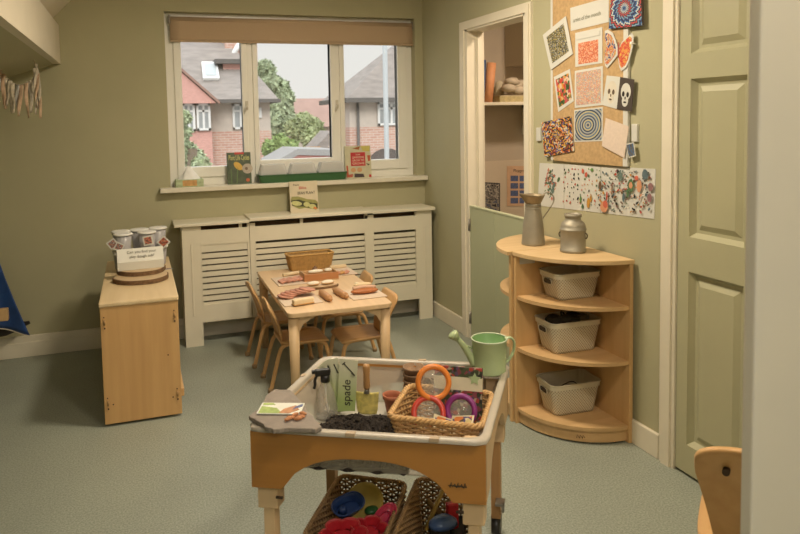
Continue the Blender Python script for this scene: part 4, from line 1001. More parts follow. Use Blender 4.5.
for u, v, ru in ((.22, .30, .19), (.58, .25, .12), (.78, .18, .13)): patch('bean', r, at, ell(u, v, ru, .075, 16, -.15), bean, .001)
patch('root_tip', r, at, ell(.87, .12, .07, .035, 12, -.4), mat('root_orange', (.60, .18, .05), .6), .0014)
# tissue box
tx = root('tissue_box', 'green and orange tissue box with a white tissue on the sill', 'tissue box', (.318, 4.68, SZ), 0)
MB().box(-.088, -.05, 0, .088, .05, .048, .002).done('box_body', mat('pale_green_card', (.42, .50, .30), .6, .25, 60), tx)
MB().box(-.045, -.0508, .006, .045, -.0502, .044).done('orange_panel', mat('orange_card', (.58, .33, .12), .6, .2, 60), tx)
MB().grid(lambda u, v: ((.055*(1-v)**1.3+.012)*cos(2*PI*u)*(1+.18*sin(6*PI*u+3*v)), (.028*(1-v)+.006)*sin(2*PI*u), .048+.085*v), 36, 8, 0, True, True).done('tissue', mat('tissue_white', (.90, .90, .88), .9), tx)
# propagator
pg = root('propagator_tray', 'green seed tray with three clear lids on the sill', 'seed tray', (1.075, 4.672, SZ), 0)
gm = mat('tray_green', (.045, .13, .05), .35, .05)
MB().grid(lambda u, v: (lambda q, k: (q.x*k, q.y*(.86+.14*v), .002+.05*v))(path_rrA[int(round(u*80)) % 80], .965+.035*v), 80, 2, .002, True, True) if False else None
path_rrA = path_rr(.62, .115, .015, 80)
m = MB(); m.grid(lambda u, v: (lambda q: (q.x*(.955+.045*v), q.y*(.86+.14*v), .002+.050*v))(path_rrA[int(round(u*80)) % 80]), 80, 2, 0, True, True)
m.prism([(q.x*.955, q.y*.86) for q in path_rrA[::2]], .001, .004, 'xyz'); m.tube([(q.x*1.004, q.y*1.02, .053) for q in path_rrA], .0035, 6, closed=True); m.done('tray_base', gm, pg)
MB().prism([(q.x*.98, q.y*.93) for q in path_rrA[::2]], .030, .040, 'xyz').done('compost', mat('compost_brown', (.05, .035, .02), .9, .3, 80, .5), pg)
for i, x in enumerate((-.205, 0, .205)):
    pr2 = path_rr(.192, .100, .015, 60)
    m = MB(); m.grid(lambda u, v: (lambda q: (x+q.x*(1-.18*v), q.y*(1-.22*v), .055+.070*v))(pr2[int(round(u*60)) % 60]), 60, 3, 0, True, True)
    m.prism([(x+q.x*.82, q.y*.78) for q in pr2[::2]], .124, .1255, 'xyz'); m.done('clear_lid', clear('propagator_clear', (.82, .82, .80), .55, .2, .6), pg)

# ================================================================== LEFT EDGE: bunting, cape, unit end
gl = root('ribbon_garland', 'string of ragged silver and beige ribbons hanging under the beam', 'garland', (-.5, 4.2, 1.72))
gx = [(-.51, 4.2, 1.787), (-.497, 4.2, 1.70), (-.53, 4.2, 1.665), (-.60, 4.2, 1.645), (-.66, 4.2, 1.70), (-.72, 4.2, 1.80)]
gp = smooth([(x+.5, y-4.2, z-1.72) for x, y, z in gx], 8)
MB().tube(gp, .0025, 5).done('string', mat('string_beige', (.50, .42, .30), .9), gl)
rn = random.Random(4)
rib = [mat('ribbon_beige', (.58, .50, .38), .7, .15, 60), mat('ribbon_silver', (.55, .54, .52), .3, .1, 60, 0, .5), mat('ribbon_peach', (.55, .38, .25), .7, .1, 60), mat('ribbon_taupe', (.50, .44, .34), .7, .2, 60)]
for i in range(17):
    q = gp[int(3+(len(gp)-5)*i/17)]; ln = .14+.10*rn.random(); w0 = .014+.014*rn.random(); sw = rn.uniform(-.015, .015); ph = rn.uniform(0, 6); yo = rn.uniform(-.012, .012)
    if q.z+1.72-ln > 1.47 or True:
        MB().grid(lambda u, v: (q.x+(u-.5)*w0*(1-.6*v**2)+sw*v+.004*sin(5*v+ph), yo*v+.006*sin(7*v+ph+2*u), q.z-ln*v), 3, 10, .0006).done('ribbon', rib[(i*7+i//3) % 4], gl)
# blue cape hanging at the left edge and the wooden unit end
cp = root('blue_cape', 'blue shiny cape with pale hem hanging at the left edge', 'cape', (-.80, 4.50, .20))
def capef(u, v):
    x = -.20+u*(.205+.155*v**1.2); z = .50-.50*v+.02*sin(4*u)*v+.05*v*(1-u)
    return (x, .02*sin(9*u+2*v)*v-.02, z)
MB().grid(capef, 24, 16, .002).done('cape_cloth', mat('blue_satin', (.02, .065, .22), .35, .25, 12, .3, bscale=20), cp)
MB().tube([Vector(capef(i/24, 1.0))+Vector((0, 0, -.002)) for i in range(25)], .004, 6).done('hem', mat('hem_cream', (.62, .55, .42), .8), cp)
kg = MB().grid(lambda u, v: (-.20+.29*u, .03*sin(8*u)*v, .06-.09*v*(1-.75*u*u)), 14, 8, .003).done('grey_cloth', mat('dark_grey_cloth', (.06, .052, .045), .9, .15, 40))
tag(kg, 'dark grey cloth hanging below the blue cape at the left edge', 'cloth'); kg.location = (-.80, 4.57, .155)
pe = on('y', 4.30, 8, 308); pf = on('y', 4.30, 8, 320)
we = root('dressing_up_rail', 'wooden unit end poking in at the left edge before the cape', 'rail', (pe.x-.012, 4.30, 0))
MB().box(-.30, -.02, pf.z, .012, .02, pe.z, .004).done('crossbar', BIRCHX, we); MB().box(-.30, -.02, 0, -.26, .02, .80, .004).done('upright', BIRCH, we); MB().box(-.33, -.15, 0, -.23, .15, .03, .004).done('foot', BIRCH, we)
MB().tube([(-.28, 0, .79), (-.18, .17, .72)], .010, 10).done('hanging_rail', BIRCHX, we)

# ================================================================== TRAY STAND
TA = math.radians(-29.2); TCx, TCy = .713, 1.954; HW, HD, RZ = .3300, .2960, .58; SK = .11
ts = root('tray_stand', 'wooden activity stand with a clear plastic tray in the foreground', 'activity table', (TCx, TCy, 0), TA)
TM = Matrix.Translation((TCx, TCy, 0)) @ Matrix.Rotation(TA, 4, 'Z')
def apron(half, z0=.405, z1=.566, arch=.475, ahalf=None, n=16):
    ah = ahalf or half*.70
    P = [(-half, z1), (half, z1), (half, z0), (ah, z0)]
    P[-1] = (ah+.01, z0)
    for i in range(n+1):
        t = 1-2*i/n; P.append((ah*t, z0+.012+(arch-z0-.012)*(1-abs(t)**2.6)**.75 if abs(t) < 1 else z0+.012))
    P.append((-ah-.01, z0)); P.append((-half, z0)); return P
aw = HW-.008; ad = HD-.008
MB().prism(apron(aw, arch=.505), -ad, -ad+.018, 'xzy', bev=.0015).done('apron_panel', APRON, ts)
MB().prism(apron(aw, arch=.505), ad-.018, ad, 'xzy', bev=.0015).done('apron_panel', APRON, ts)
MB().prism(apron(ad-.018, arch=.50), aw-.018, aw, 'yzx', bev=.0015).done('apron_panel', PALELEG, ts)
MB().prism(apron(ad-.018, arch=.50), -aw, -aw+.018, 'yzx', bev=.0015).done('apron_panel', PALELEG, ts)
for sx_ in (-1, 1):
    for sy_ in (-1, 1):
        x0, y0 = sx_*(aw-.036), sy_*(ad-.044)
        cast = sx_ > 0
        l_ = MB().box(x0-.029, y0-.024, .335, x0+.029, y0+.024, .56, .003).done('leg', PALELEG, ts)
        MB().box(x0-.016, y0-.018, .065 if sy_ > 0 and cast else 0, x0+.016, y0+.018, .34, .003).done('leg_extension', PALELEG if not (sy_ > 0) else wood('castor_leg_wood', (.44, .25, .10), (.36, .19, .07), 2), l_)
        if sy_ > 0 and cast:
            MB().tube([(x0-.014, y0, .034), (x0+.014, y0, .034)], .034, 20).done('castor_wheel', BLACK, l_)
            MB().tube([(x0-.017, y0, .034), (x0+.017, y0, .034)], .014, 16).box(x0-.018, y0-.006, .034, x0-.014, y0+.006, .072).box(x0+.014, y0-.006, .034, x0+.018, y0+.006, .072).box(x0-.018, y0-.01, .064, x0+.018, y0+.01, .072).done('castor_bracket', STEEL, l_)
        MB().tube([(x0+sx_*-.026, y0-.024, .37), (x0-sx_*.045, y0-.028, .372)], .004, 8).done('adjusting_screw', hol, l_)
MB().box(aw-.034, ad-.10, .13, aw-.004, ad-.06, .14, .002).box(aw-.014, ad-.10, .11, aw-.004, ad-.09, .14, .002).done('hook', STEEL, ts)
# logo mark on the apron: simple leafy squiggle
lm = MB()
for i in range(5):
    x = .228+.009*i; lm.tube([(x, -ad-.0010, .448+.004*(i % 2)), (x+.004, -ad-.0010, .458+.004*((i+1) % 2)), (x+.007, -ad-.0010, .450)], .0014, 6)
lm.tube([(.224, -ad-.001, .453), (.270, -ad-.001, .451)], .0010, 6)
lm.done('printed_mark', INK, ts)
# tray: opaque-ish rim, clear inside
trim = mat('tray_rim_plastic', (.42, .37, .30), .35, .04, 10)
clr = clear('tray_clear_plastic', (.46, .41, .33), .50, .22, .5)
po = path_rr(2*HW, 2*HD, .03, 80); RW_ = .030
def rk(q, ins): return Vector((q.x*(1-ins/HW), q.y*(1-ins/HD), 0))
m = MB()
m.grid(lambda u, v: (lambda q, prof: (q.x*(1-prof[0]/HW), q.y*(1-prof[0]/HD), prof[1]))(po[int(round(u*80)) % 80], [(0, .568), (-.001, .576), (.003, .580), (.020, .580), (.024, .574), (.026, .560)][int(round(v*5))]), 80, 5, 0, True, True)
m.done('tray_rim', trim, ts)
m = MB()
m.grid(lambda u, v: (lambda q, prof: (q.x*(1-prof[0]/HW), q.y*(1-prof[0]/HD), prof[1]))(po[int(round(u*80)) % 80], [(.025, .562), (.028, .548), (.040, .546), (.050, .452), (.060, .445)][int(round(v*4))]), 80, 4, 0, True, True)
m.done('tray_basin', clr, ts)
MB().prism([(q.x*(1-.060/HW), q.y*(1-.060/HD)) for q in po[::2]], .4435, .4460, 'xyz').done('tray_base', clear('frosted_base', (.50, .47, .40), .25, .4), ts)
clipm = mat('tan_clip', (.42, .31, .20), .5)
for (x, y, r9) in ((-.035, -HD-.001, 0), (.19, -HD-.001, 0), (.03, HD-.012, 0), (-HW+.006, .10, 1), (-HW+.006, -.10, 1)):
    if r9: MB().box(x-.006, y-.012, .578, x+.008, y+.012, .5825, .002).done('clip', clipm, ts)
    else: MB().box(x-.013, y-.004, .572, x+.013, y+.012, .5835, .002).done('clip', clipm, ts)
MB().box(HW-.11, HD-.12, .568, HW-.022, HD-.022, .5745, .002).done('corner_ledge', clr, ts)
def tw(u, v, z=0): return TM @ Vector((u+SK*v, v, z))
def tloc(px, py, z):
    p = TM.inverted() @ on('z', z, px, py); p.x -= SK*p.y; return p
BZ = .4462
for ch in ts.children_recursive:   # the stand is slightly out of square
    for v in ch.data.vertices: v.co.x += SK*v.co.y
# soil
so = MB()
def soilf(u, v):
    x = -.235+.305*u; y = -.245+.345*v; e = max(0, sin(PI*u))**.45*max(0, sin(PI*v))**.45
    return (x+.01*sin(17*v), y+.008*sin(23*u), max(.001, .003+.034*e+e*(.008*sin(13*u*PI)*cos(9*v*PI)+rn.uniform(-.006, .006))))
rn = random.Random(9)
so.grid(soilf, 60, 46, 0, False)
for i in range(520):
    u, v = rn.uniform(.03, .97), rn.uniform(.04, .96); q = soilf(u, v); so.ball((q[0], q[1], q[2]), rn.uniform(.002, .0062), 1, (1, 1, .8), jit=.25)
o = so.done('potting_soil', mat('dark_soil', (.020, .013, .008), .95, .5, 140, .8), None, recenter=False); o.location = tw(0, 0, BZ); o.rotation_euler = (0, 0, TA)
tag(o, 'dark loose potting soil heaped in the tray', 'soil', kind='stuff')
# slate with seed packet and pieces
sp_ = [tloc(x, y, .592) for x, y in ((248, 417), (262, 408), (270, 397), (281, 390), (297, 391), (304, 402), (312, 416), (318.5, 427), (313, 430), (296, 428.5), (280, 429), (270, 430), (262, 427), (255, 420.5))]
cs = sum(sp_, Vector())/len(sp_); 
sl = root('slate_piece', 'rough grey slate lying across the tray\'s front left corner', 'slate', tw(cs.x, cs.y, .5815), TA)
stone = mat('slate_grey', (.24, .20, .165), .8, .12, 25, .5, bscale=50)
rn = random.Random(8); PP = []
for i in range(len(sp_)):
    a, b_ = sp_[i], sp_[(i+1) % len(sp_)]
    for k in range(3): q = a.lerp(b_, k/3); PP.append((q.x-cs.x+rn.uniform(-.003, .003), q.y-cs.y+rn.uniform(-.003, .003)))
PP = PP[::-1]
MB().prism(PP, 0, .013, 'xyz', bev=.003).done('stone_slab', stone, sl)
pk = root('seed_packet', 'green and white seed packet lying on the slate', 'packet', on('z', .597, 281, 409), TA+.10)
MB().prism(rrect(.125, .075, .002), 0, .0025, 'xyz').done('packet_body', mat('packet_white', (.66, .66, .58), .6), pk)
MB().prism([(-.058, -.034), (.01, -.034), (-.012, .0), (-.058, .012)], .0025, .0032, 'xyz').done('green_field', mat('packet_green', (.33, .42, .12), .6, .2, 60), pk)
MB().prism([(-.058, .02), (-.02, .022), (-.03, .034), (-.058, .034)], .0025, .0032, 'xyz').done('green_field', mat('packet_green'), pk)
MB().prism([(.0, -.034), (.03, -.034), (.055, -.01), (.04, .02), (.01, -.005)], .0025, .0034, 'xyz').done('picture_strip', mat('packet_brown', (.42, .20, .09), .6, .3, 90), pk)
MB().prism([(.035, -.01), (.060, .015), (.058, .03), (.04, .01)], .0026, .0036, 'xyz').done('blue_strip', mat('packet_blue', (.08, .10, .22), .6), pk)
tc_ = mat('terracotta_bits', (.46, .20, .09), .8, .25, 60)
for i, (x, y, rz) in enumerate(((291, 418, .2), (295, 415, 1.0), (301, 417, .1), (303, 414, -.3), (298, 419, .5), (288, 419.5, .9))):
    q = on('z', .599, x, y)
    s_ = MB().ball((0, 0, .005), .0065, 2, (2.0, .9, .8), jit=.08).done('seed_pod', tc_); s_.location = (q.x, q.y, .5955); s_.rotation_euler = (0, 0, TA+rz)
    tag(s_, 'small orange brown seed pod on the slate beside the packet', 'seed pod', 'seed pods beside the packet on the slate')

# spray bottle
q = tloc(326, 411, BZ+.02); sb = root('spray_bottle', 'clear spray bottle with black trigger head in the tray', 'spray bottle', tw(q.x, q.y, BZ), TA+math.radians(25))
MB().lathe([(0, .001), (.036, .001), (.040, .006), (.040, .022), (.036, .05), (.029, .085), (.018, .108), (.0135, .118), (.013, .128)], 28, cap=False).done('bottle', clear('bottle_clear', (.60, .56, .48), .66, .06, .9), sb)
MB().lathe([(0, .003), (.034, .003), (.0345, .008), (.0, .0085)], 20).done('water', clear('bottle_water', (.5, .47, .4), .5, .1), sb)
MB().lathe([(0, .120), (.0155, .120), (.0155, .138), (.012, .142), (0, .142)], 20).done('collar', BLACK, sb)
MB().box(-.034, -.009, .140, .016, .009, .163, .005).box(-.044, -.006, .150, -.030, .006, .161, .002).done('spray_head', BLACK, sb)
MB().tube(smooth([(-.026, 0, .145), (-.034, 0, .128), (-.034, 0, .112), (-.038, 0, .100)], 4), .0048, 8).done('trigger', BLACK, sb)
MB().tube(smooth([(0, 0, .125), (.002, 0, .06), (.008, 0, .012)], 4), .0025, 6).done('dip_tube', WHITE, sb)

# word cards standing in the soil
cgm = None
def gradcard(name):
    m, n, l, b = base(name); b.inputs['Roughness'].default_value = .6
    t = n.new('ShaderNodeTexCoord'); s_ = n.new('ShaderNodeSeparateXYZ'); l.new(t.outputs['UV'], s_.inputs[0]); r = n.new('ShaderNodeValToRGB'); l.new(s_.outputs[1], r.inputs[0])
    e = r.color_ramp.elements; e[0].position = .2; e[0].color = (.38, .48, .17, 1); e[1].position = .85; e[1].color = (.64, .64, .47, 1); l.new(r.outputs[0], b.inputs['Base Color']); return m
CARD = gradcard('green_fade_card')
def wcard(label, pxs, yv, lettering=None, spade=False):
    """pxs TL TR BR BL; card in a vertical plane at tray depth yv (local)"""
    Pn = TM @ Vector((0, yv, 0)); nr = (TM.to_3x3() @ Vector((0, -1, 0))).normalized()
    c0 = Vector((0, 0, CAMZ)); P = []
    for x, y in pxs:
        d = ray(x, y); P.append(c0 + d*((Pn-c0).dot(nr)/d.dot(nr)))
    c = sum(P, Vector())/4; c.z = min(p.z for p in P)
    r = root('word_card', label, 'card', c)
    P = [p-c for p in P]; uvquad('card', P, CARD, r, .001, nr)
    _, bl = inset(P, 0)
    if lettering:
        a = bl(.72, .90)+nr*.0016; b_ = bl(.66, .40)+nr*.0016
        text_mesh(lettering, INK, r, a, (b_-a), nr.cross((b_-a)).normalized(), width=(b_-a).length, bold=.005)
        mb = MB(); p1 = bl(.25, .08)+nr*.0018; p2 = bl(.72, .24)+nr*.0018; mb.tube([p1, p2], .0016, 6); v = (p2-p1).normalized(); s2 = nr.cross(v)
        mb.tube([p1-s2*.006, p1+s2*.006], .002, 6); mb.tube([p2, p2+v*.014], [.0075, .004], 8, flat=.25); mb.done('spade_drawing', INK, r)
    else:
        mb = MB(); p1 = bl(.45, .10)+nr*.0016; p2 = bl(.75, .28)+nr*.0016; mb.tube([p1, p2], .002, 6); mb.done('tool_drawing', mat('drawing_red', (.30, .08, .04), .7) if 'red' in label else INK, r)
    return r
wcard('pale green word card with a red drawing, leftmost of the card fan', [(318, 367), (326, 360), (338, 411), (331, 413)], .150)
wcard('pale green word card in the middle of the card fan', [(323, 362), (331, 358), (342, 411), (334, 412)], .140)
wcard('narrow pale green word card just left of the spade card', [(329, 359.5), (338, 357.5), (347, 411), (337, 412)], .130)
wcard('pale green word card reading spade', [(339.5, 358.5), (358, 360.5), (355, 411), (337, 411)], .118, 'spade')
# trowel
q = tloc(367, 405, BZ+.03); tr = root('garden_trowel', 'small trowel with wooden handle and yellow blade stuck in the soil', 'trowel', tw(q.x, q.y, BZ-.014), TA)
MB().grid(lambda u, v: (((2*u-1)*.040*(1-.15*(1-v)-.5*max(0, .2-v))), .008*(2*u-1)**2-.004, 0.012+.076*v), 10, 10, .0015).done('blade', mat('yellow_blade', (.55, .46, .14), .5, .3, 60), tr)
MB().tube([(0, 0, .084), (0, .002, .104)], [.011, .0065], 12).done('ferrule', STEEL, tr)
MB().lathe([(0, 0), (.0085, 0), (.0105, .01), (.0095, .05), (.0115, .078), (.009, .086), (0, .088)], 16, Matrix.Translation((0, .002, .098)) @ Matrix.Diagonal((1.1, 1.1, .95, 1))).done('handle', wood('trowel_wood', (.44, .24, .09), (.36, .19, .07), 2), tr)
# pots
TERR = mat('terracotta', (.34, .11, .05), .75, .1, 40); PEAT = mat('peat_pot_fibre', (.26, .16, .09), .9, .2, 60, .4)
q = tloc(391, 408, BZ+.02); pot = root('terracotta_pot', 'small terracotta plant pot beside the wicker basket', 'plant pot', tw(q.x-.0, q.y+.018, BZ), TA)
MB().lathe([(0, 0), (.020, 0), (.028, .045), (.0315, .046), (.033, .060), (.029, .060), (.0265, .045), (.019, .005), (0, .005)], 24, cap=False).done('pot_body', TERR, pot)
q = tloc(413, 400, BZ+.02)
for k in range(4):
    o = MB().lathe([(0, 0), (.022, 0), (.032, .052), (.034, .053), (.034, .058), (.031, .058), (.021, .004), (0, .004)], 24, cap=False).done('peat_pot', PEAT)
    o.location = tw(q.x, q.y+.02, BZ+.022*k); o.rotation_euler = (0, 0, k*.5); o.scale = (1.12, 1.12, 1.1); tag(o, ['lowest', 'second lowest', 'second highest', 'topmost'][k]+' brown fibre pot in the stack behind the basket', 'plant pot', 'stacked fibre pots')
for k in range(4):
    o = MB().lathe([(0, 0), (.020, 0), (.031, .052), (.033, .053), (.033, .058), (.030, .058), (.019, .004), (0, .004)], 24, Matrix.Rotation(-1.25, 4, 'Y'), cap=False).done('peat_pot', PEAT)
    o.location = tw(.085-.014*k+.05, .150, BZ+.062); o.rotation_euler = (0, 0, .25); tag(o, ['first', 'second', 'third', 'fourth'][k]+' tipped fibre pot from the right, seen through the orange ring', 'plant pot', 'tipped fibre pots')
# basket with rings
BU, BV = .160, -.028
bk = wicker('wicker_basket', 'pale willow basket with magnifier rings in the tray', tuple(tw(BU, BV, BZ+.001)), TA-.12, .270, .245, .108, .22, 15, 34, WK1, WK2, .0036, .025)
BKM = Matrix.Translation(tw(BU, BV, BZ)) @ Matrix.Rotation(TA-.12, 4, 'Z')
def bw_(x, y, z): return BKM @ Vector((x, y, z))
# back gift card / packet with flowers
bc_ = bw_(.030, .085, .040); fl = root('flower_seed_box', 'flowery seed box with a pale green star standing in the basket', 'box', bc_, TA-.12)
fl.rotation_euler = (math.radians(-12), 0, TA-.10)
flm = vary('flower_print', [c_(50, 55, 35), c_(130, 60, 70), c_(180, 165, 140), c_(90, 70, 100), c_(60, 70, 40), c_(165, 60, 50), c_(70, 80, 50), c_(40, 40, 30)], 95, coord='Object')
MB().box(-.075, -.008, 0, .075, .012, .155, .001).done('box_body', flm, fl)
MB().box(-.076, -.0088, .085, .0755, .0125, .125).done('plain_band', mat('cream_band', (.60, .55, .40), .6), fl)
MB().prism([((.020 if i % 2 == 0 else .010)*cos(PI/2+i*PI/5)+.052, (.020 if i % 2 == 0 else .010)*sin(PI/2+i*PI/5)+.122) for i in range(10)], -.0115, -.0085, 'xzy').done('star', mat('star_green', (.33, .42, .22), .6), fl)
def ring(label, px, py, z, R, col, tilt, mname, yaw=0):
    """px,py = ring centre; plane point by local depth"""
    r = root('magnifier_ring', label, 'magnifier')
    m1 = mat(mname, col, .35, .04)
    MB().tube([(R*cos(a), 0, R*sin(a)) for a in [2*PI*i/48 for i in range(48)]], .0085, 10, closed=True, flat=.9).done('frame', m1, r)
    MB().lathe([(0, -.0012), (R-.006, -.0012), (R-.006, .0012), (0, .0012)], 40, Matrix.Rotation(PI/2, 4, 'X')).done('lens', clear('lens_clear', (.6, .56, .48), .80, .03, .9), r)
    Pn = bw_(0, z, 0); nr = (BKM.to_3x3() @ Vector((0, -1, 0))); c0 = Vector((0, 0, CAMZ)); d = ray(px, py); P = c0+d*((Pn-c0).dot(nr)/d.dot(nr))
    r.location = P; r.rotation_euler = (tilt, 0, TA+yaw); return r
ring('orange ringed magnifier, highest of the three in the basket', 433.5, 382.5, -.015, .046, (.66, .20, .03), math.radians(-14), 'orange_plastic', .25)
ring('red ringed magnifier at the basket\'s front left', 428.5, 413, -.050, .043, (.50, .05, .03), math.radians(-28), 'red_plastic', .1)
ring('purple ringed magnifier at the basket\'s right', 461, 410.5, -.030, .040, (.20, .025, .16), math.radians(-20), 'purple_plastic', -.1)
pmix = vary('packet_mix', [c_(200, 180, 120), c_(210, 120, 50), c_(70, 60, 110), c_(225, 210, 170), c_(60, 50, 40), c_(190, 90, 60)], 50, coord='Object')
for (x, y, z, rz, ry, lb) in ((.02, -.070, .086, .2, .35, 'seed packet with orange print at the basket front'), (.07, -.060, .092, -.3, -.2, 'bright seed packet leaning by the purple ring'), (-.03, -.07, .080, .5, .2, 'pale seed packet below the red ring')):
    r = root('seed_packet', lb, 'packet', bw_(x, y, z), TA+rz); r.rotation_euler = (math.radians(35), ry, TA+rz)
    MB().box(-.035, -.022, 0, .035, .022, .0025, .0005).done('packet_body', mat('packet_cream', (.62, .54, .36), .6), r); MB().box(-.030, -.018, .0025, .030, .018, .0030).done('packet_print', pmix, r)
# watering can
q = tloc(485, 372, .5745); wc = root('watering_can', 'pale mint watering can at the tray\'s back right corner', 'watering can', tw(.268, .232, .5748), TA+math.radians(14))
wc.scale = (1.1, 1.1, 1.06)
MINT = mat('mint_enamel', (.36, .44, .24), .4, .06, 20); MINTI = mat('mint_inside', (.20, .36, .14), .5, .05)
MB().lathe([(0, 0), (.050, 0), (.051, .004), (.049, .008), (.052, .098), (.054, .101), (.053, .104)], 36, cap=False).done('can_body', MINT, wc)
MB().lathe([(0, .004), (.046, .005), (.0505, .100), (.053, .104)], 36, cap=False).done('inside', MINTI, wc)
MB().tube([(.053*cos(a), .053*sin(a), .104) for a in [2*PI*i/40 for i in range(40)]], .0022, 6, closed=True).done('rolled_rim', mat('mint_rim', (.50, .56, .40), .4), wc)
s_ = MB().tube(smooth([(-.046, 0, .022), (-.062, 0, .055), (-.082, 0, .088), (-.098, 0, .108)], 4), [.0125-.0004*i for i in range(13)], 12).done('spout', MINT, wc)
MB().lathe([(.008, 0), (.017, .020), (.017, .024), (.012, .027), (0, .028)], 20, Matrix.Translation((-.096, 0, .105)) @ Matrix.Rotation(-math.radians(42), 4, 'Y')).done('rose', MINT, s_)
MB().tube([(-.052, 0, .075), (-.084, 0, .090)], .003, 6).done('spout_stay', MINT, wc)
MB().tube(smooth([(.048, 0, .100), (.064, 0, .104), (.076, 0, .090), (.074, 0, .06), (.062, 0, .036), (.048, 0, .026)], 5), .0085, 10, flat=.45).done('handle', MINT, wc)

# baskets under the stand
def under(px, py, z): return tloc(px, py, z)
b1 = wicker('wicker_basket', 'brown wicker basket of plastic toys under the tray, left one', tuple(tw(-.112, -.01, .0)), TA-.08, .235, .36, .20, .18, 24, 54, WK4, WK5, .0040, .03, rk_=.7)
b2 = wicker('wicker_basket', 'brown wicker basket of tools under the tray, right one', tuple(tw(.140, .01, .0)), TA-.10, .215, .36, .20, .18, 24, 54, WK4, WK5, .0040, .03, rk_=.7)
def toy(px, py, z): return on('z', z, px, py)
p = toy(365, 503, .20); yb = root('yellow_bowl', 'round mustard yellow plastic plate leaning in the left lower basket', 'plate', p); yb.rotation_euler = (math.radians(38), 0, TA)
YL = mat('mustard_plastic', (.52, .38, .09), .35, .05)
MB().lathe([(0, .004), (.042, .004), (.050, .012), (.060, .016), (.061, .013), (.050, .0), (0, 0)], 36, cap=False).done('plate', YL, yb)
p = toy(348, 510, .20); bb = root('blue_boat', 'dark blue plastic boat dish in the left lower basket', 'toy', p, TA+.9); bb.rotation_euler = (math.radians(18), math.radians(-8), TA+.75)
NV = mat('navy_plastic', (.03, .065, .20), .3, .05)
po2 = path_rr(.105, .068, .033, 60)
m = MB(); m.grid(lambda u, v: (lambda q_: (q_.x*(.75+.25*v), q_.y*(.70+.30*v), .0+.026*v))(po2[int(round(u*60)) % 60]), 60, 3, .0015, True, True); m.prism([(q_.x*.76, q_.y*.71) for q_ in po2[::2]], -.001, .002, 'xyz'); m.done('hull', NV, bb)
MB().tube([(q_.x*1.01, q_.y*1.01, .027) for q_ in po2], .003, 6, closed=True).done('hull_rim', NV, bb); MB().lathe([(0, 0), (.014, 0), (.011, .022), (0, .023)], 16, Matrix.Translation((-.02, 0, .002))).done('funnel', NV, bb)
RD = mat('red_scoop_plastic', (.62, .03, .045), .3, .05)
def flowermould(label, px, py, z, R, rot, lobes=5, tip=20):
    p = toy(px, py, z); r = root('scalloped_mould', label, 'sand mould', p, 0); r.rotation_euler = (math.radians(tip), 0, TA+rot)
    def f(u, v):
        a = 2*PI*u; s_ = abs(cos(a*lobes/2))**.5; R1 = R*(.72+.28*s_)*(.55+.45*v); return (R1*cos(a)*1.3, R1*sin(a)*.85, .030*v)
    MB().grid(f, 90, 5, .0015, True, True).done('mould_wall', RD, r); MB().prism([((R*.55*.9)*cos(2*PI*i/30)*1.3, (R*.55*.9)*sin(2*PI*i/30)*.85) for i in range(30)], 0, .002, 'xyz').done('mould_base', RD, r)
    MB().tube([tuple(Vector(f(i/90, 1))) for i in range(90)], .0025, 6, closed=True).done('mould_rim', mat('red_rim', (.60, .07, .07), .3), r)
flowermould('red scalloped sand mould at the front of the left lower basket', 343, 538, .185, .055, .3, 6, 35)
flowermould('second red scalloped sand mould, right of the first', 369, 533, .18, .045, .2, 5, 35)
p = toy(384, 519, .19); pp_ = root('pink_scoop', 'pinkish red oval scoop at the right of the left lower basket', 'scoop', p); pp_.rotation_euler = (math.radians(25), math.radians(-20), TA+1.0)
PK = mat('pinkish_plastic', (.66, .06, .12), .3, .05)
MB().lathe([(0, .002), (.022, .003), (.030, .016), (.032, .020), (.034, .020), (.031, 0), (0, -.002)], 30, Matrix.Diagonal((1.5, .8, 1, 1)), cap=False).done('bowl', PK, pp_); MB().lathe([(.014, .004), (.018, .010), (.014, .014)], 24, Matrix.Diagonal((1.4, .8, 1, 1)), cap=False).done('inner_ridge', PK, pp_)
p = toy(372, 514, .18); o = MB().ball((0, 0, 0), .02, 2, (1.2, 1, .6), jit=.05).done('green_ball', mat('green_plastic', (.03, .12, .03), .4)); o.location = p; tag(o, 'small green plastic piece between plate and pink scoop', 'toy')
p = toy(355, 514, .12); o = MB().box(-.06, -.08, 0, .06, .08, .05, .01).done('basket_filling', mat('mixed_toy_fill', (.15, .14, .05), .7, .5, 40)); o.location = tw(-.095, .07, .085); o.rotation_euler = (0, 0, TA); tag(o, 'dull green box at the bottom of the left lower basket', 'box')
p1, p2 = toy(426, 530, .16), toy(443, 489, .25); o = root('yellow_stick', 'flat yellow wooden stick standing in the right lower basket', 'stick', p1); MB().tube([(0, 0, 0), tuple(p2-p1)], .008, 4, flat=.5).done('stick', mat('yellow_stick', (.50, .33, .08), .5), o)
p = toy(452, 512, .2); o = root('red_handle_tool', 'red plastic handle sticking up in the right lower basket', 'toy', p); MB().box(-.018, -.012, -.05, .018, .012, .03, .005).done('grip', RD, o); MB().tube([(0, 0, -.05), (0, 0, -.12)], .008, 8).done('shaft', BLACK, o)
p = toy(443, 525, .19); o = root('blue_scoop', 'small blue plastic dome low in the right lower basket', 'toy', p); MB().lathe([(.036, 0), (.034, .012), (.022, .024), (0, .028)], 24, Matrix.Diagonal((1.3, .9, 1, 1))).done('dome', mat('mid_blue_plastic', (.07, .13, .30), .35), o)
p1, p2 = toy(427, 500, .17), toy(437, 508, .14); o = root('wooden_peg', 'short wooden handle leaning inside the right lower basket', 'tool', p1); MB().tube([(0, 0, 0), (.04, -.02, -.05)], .009, 10).done('handle', mat('dull_wood', (.32, .2, .08), .6), o)
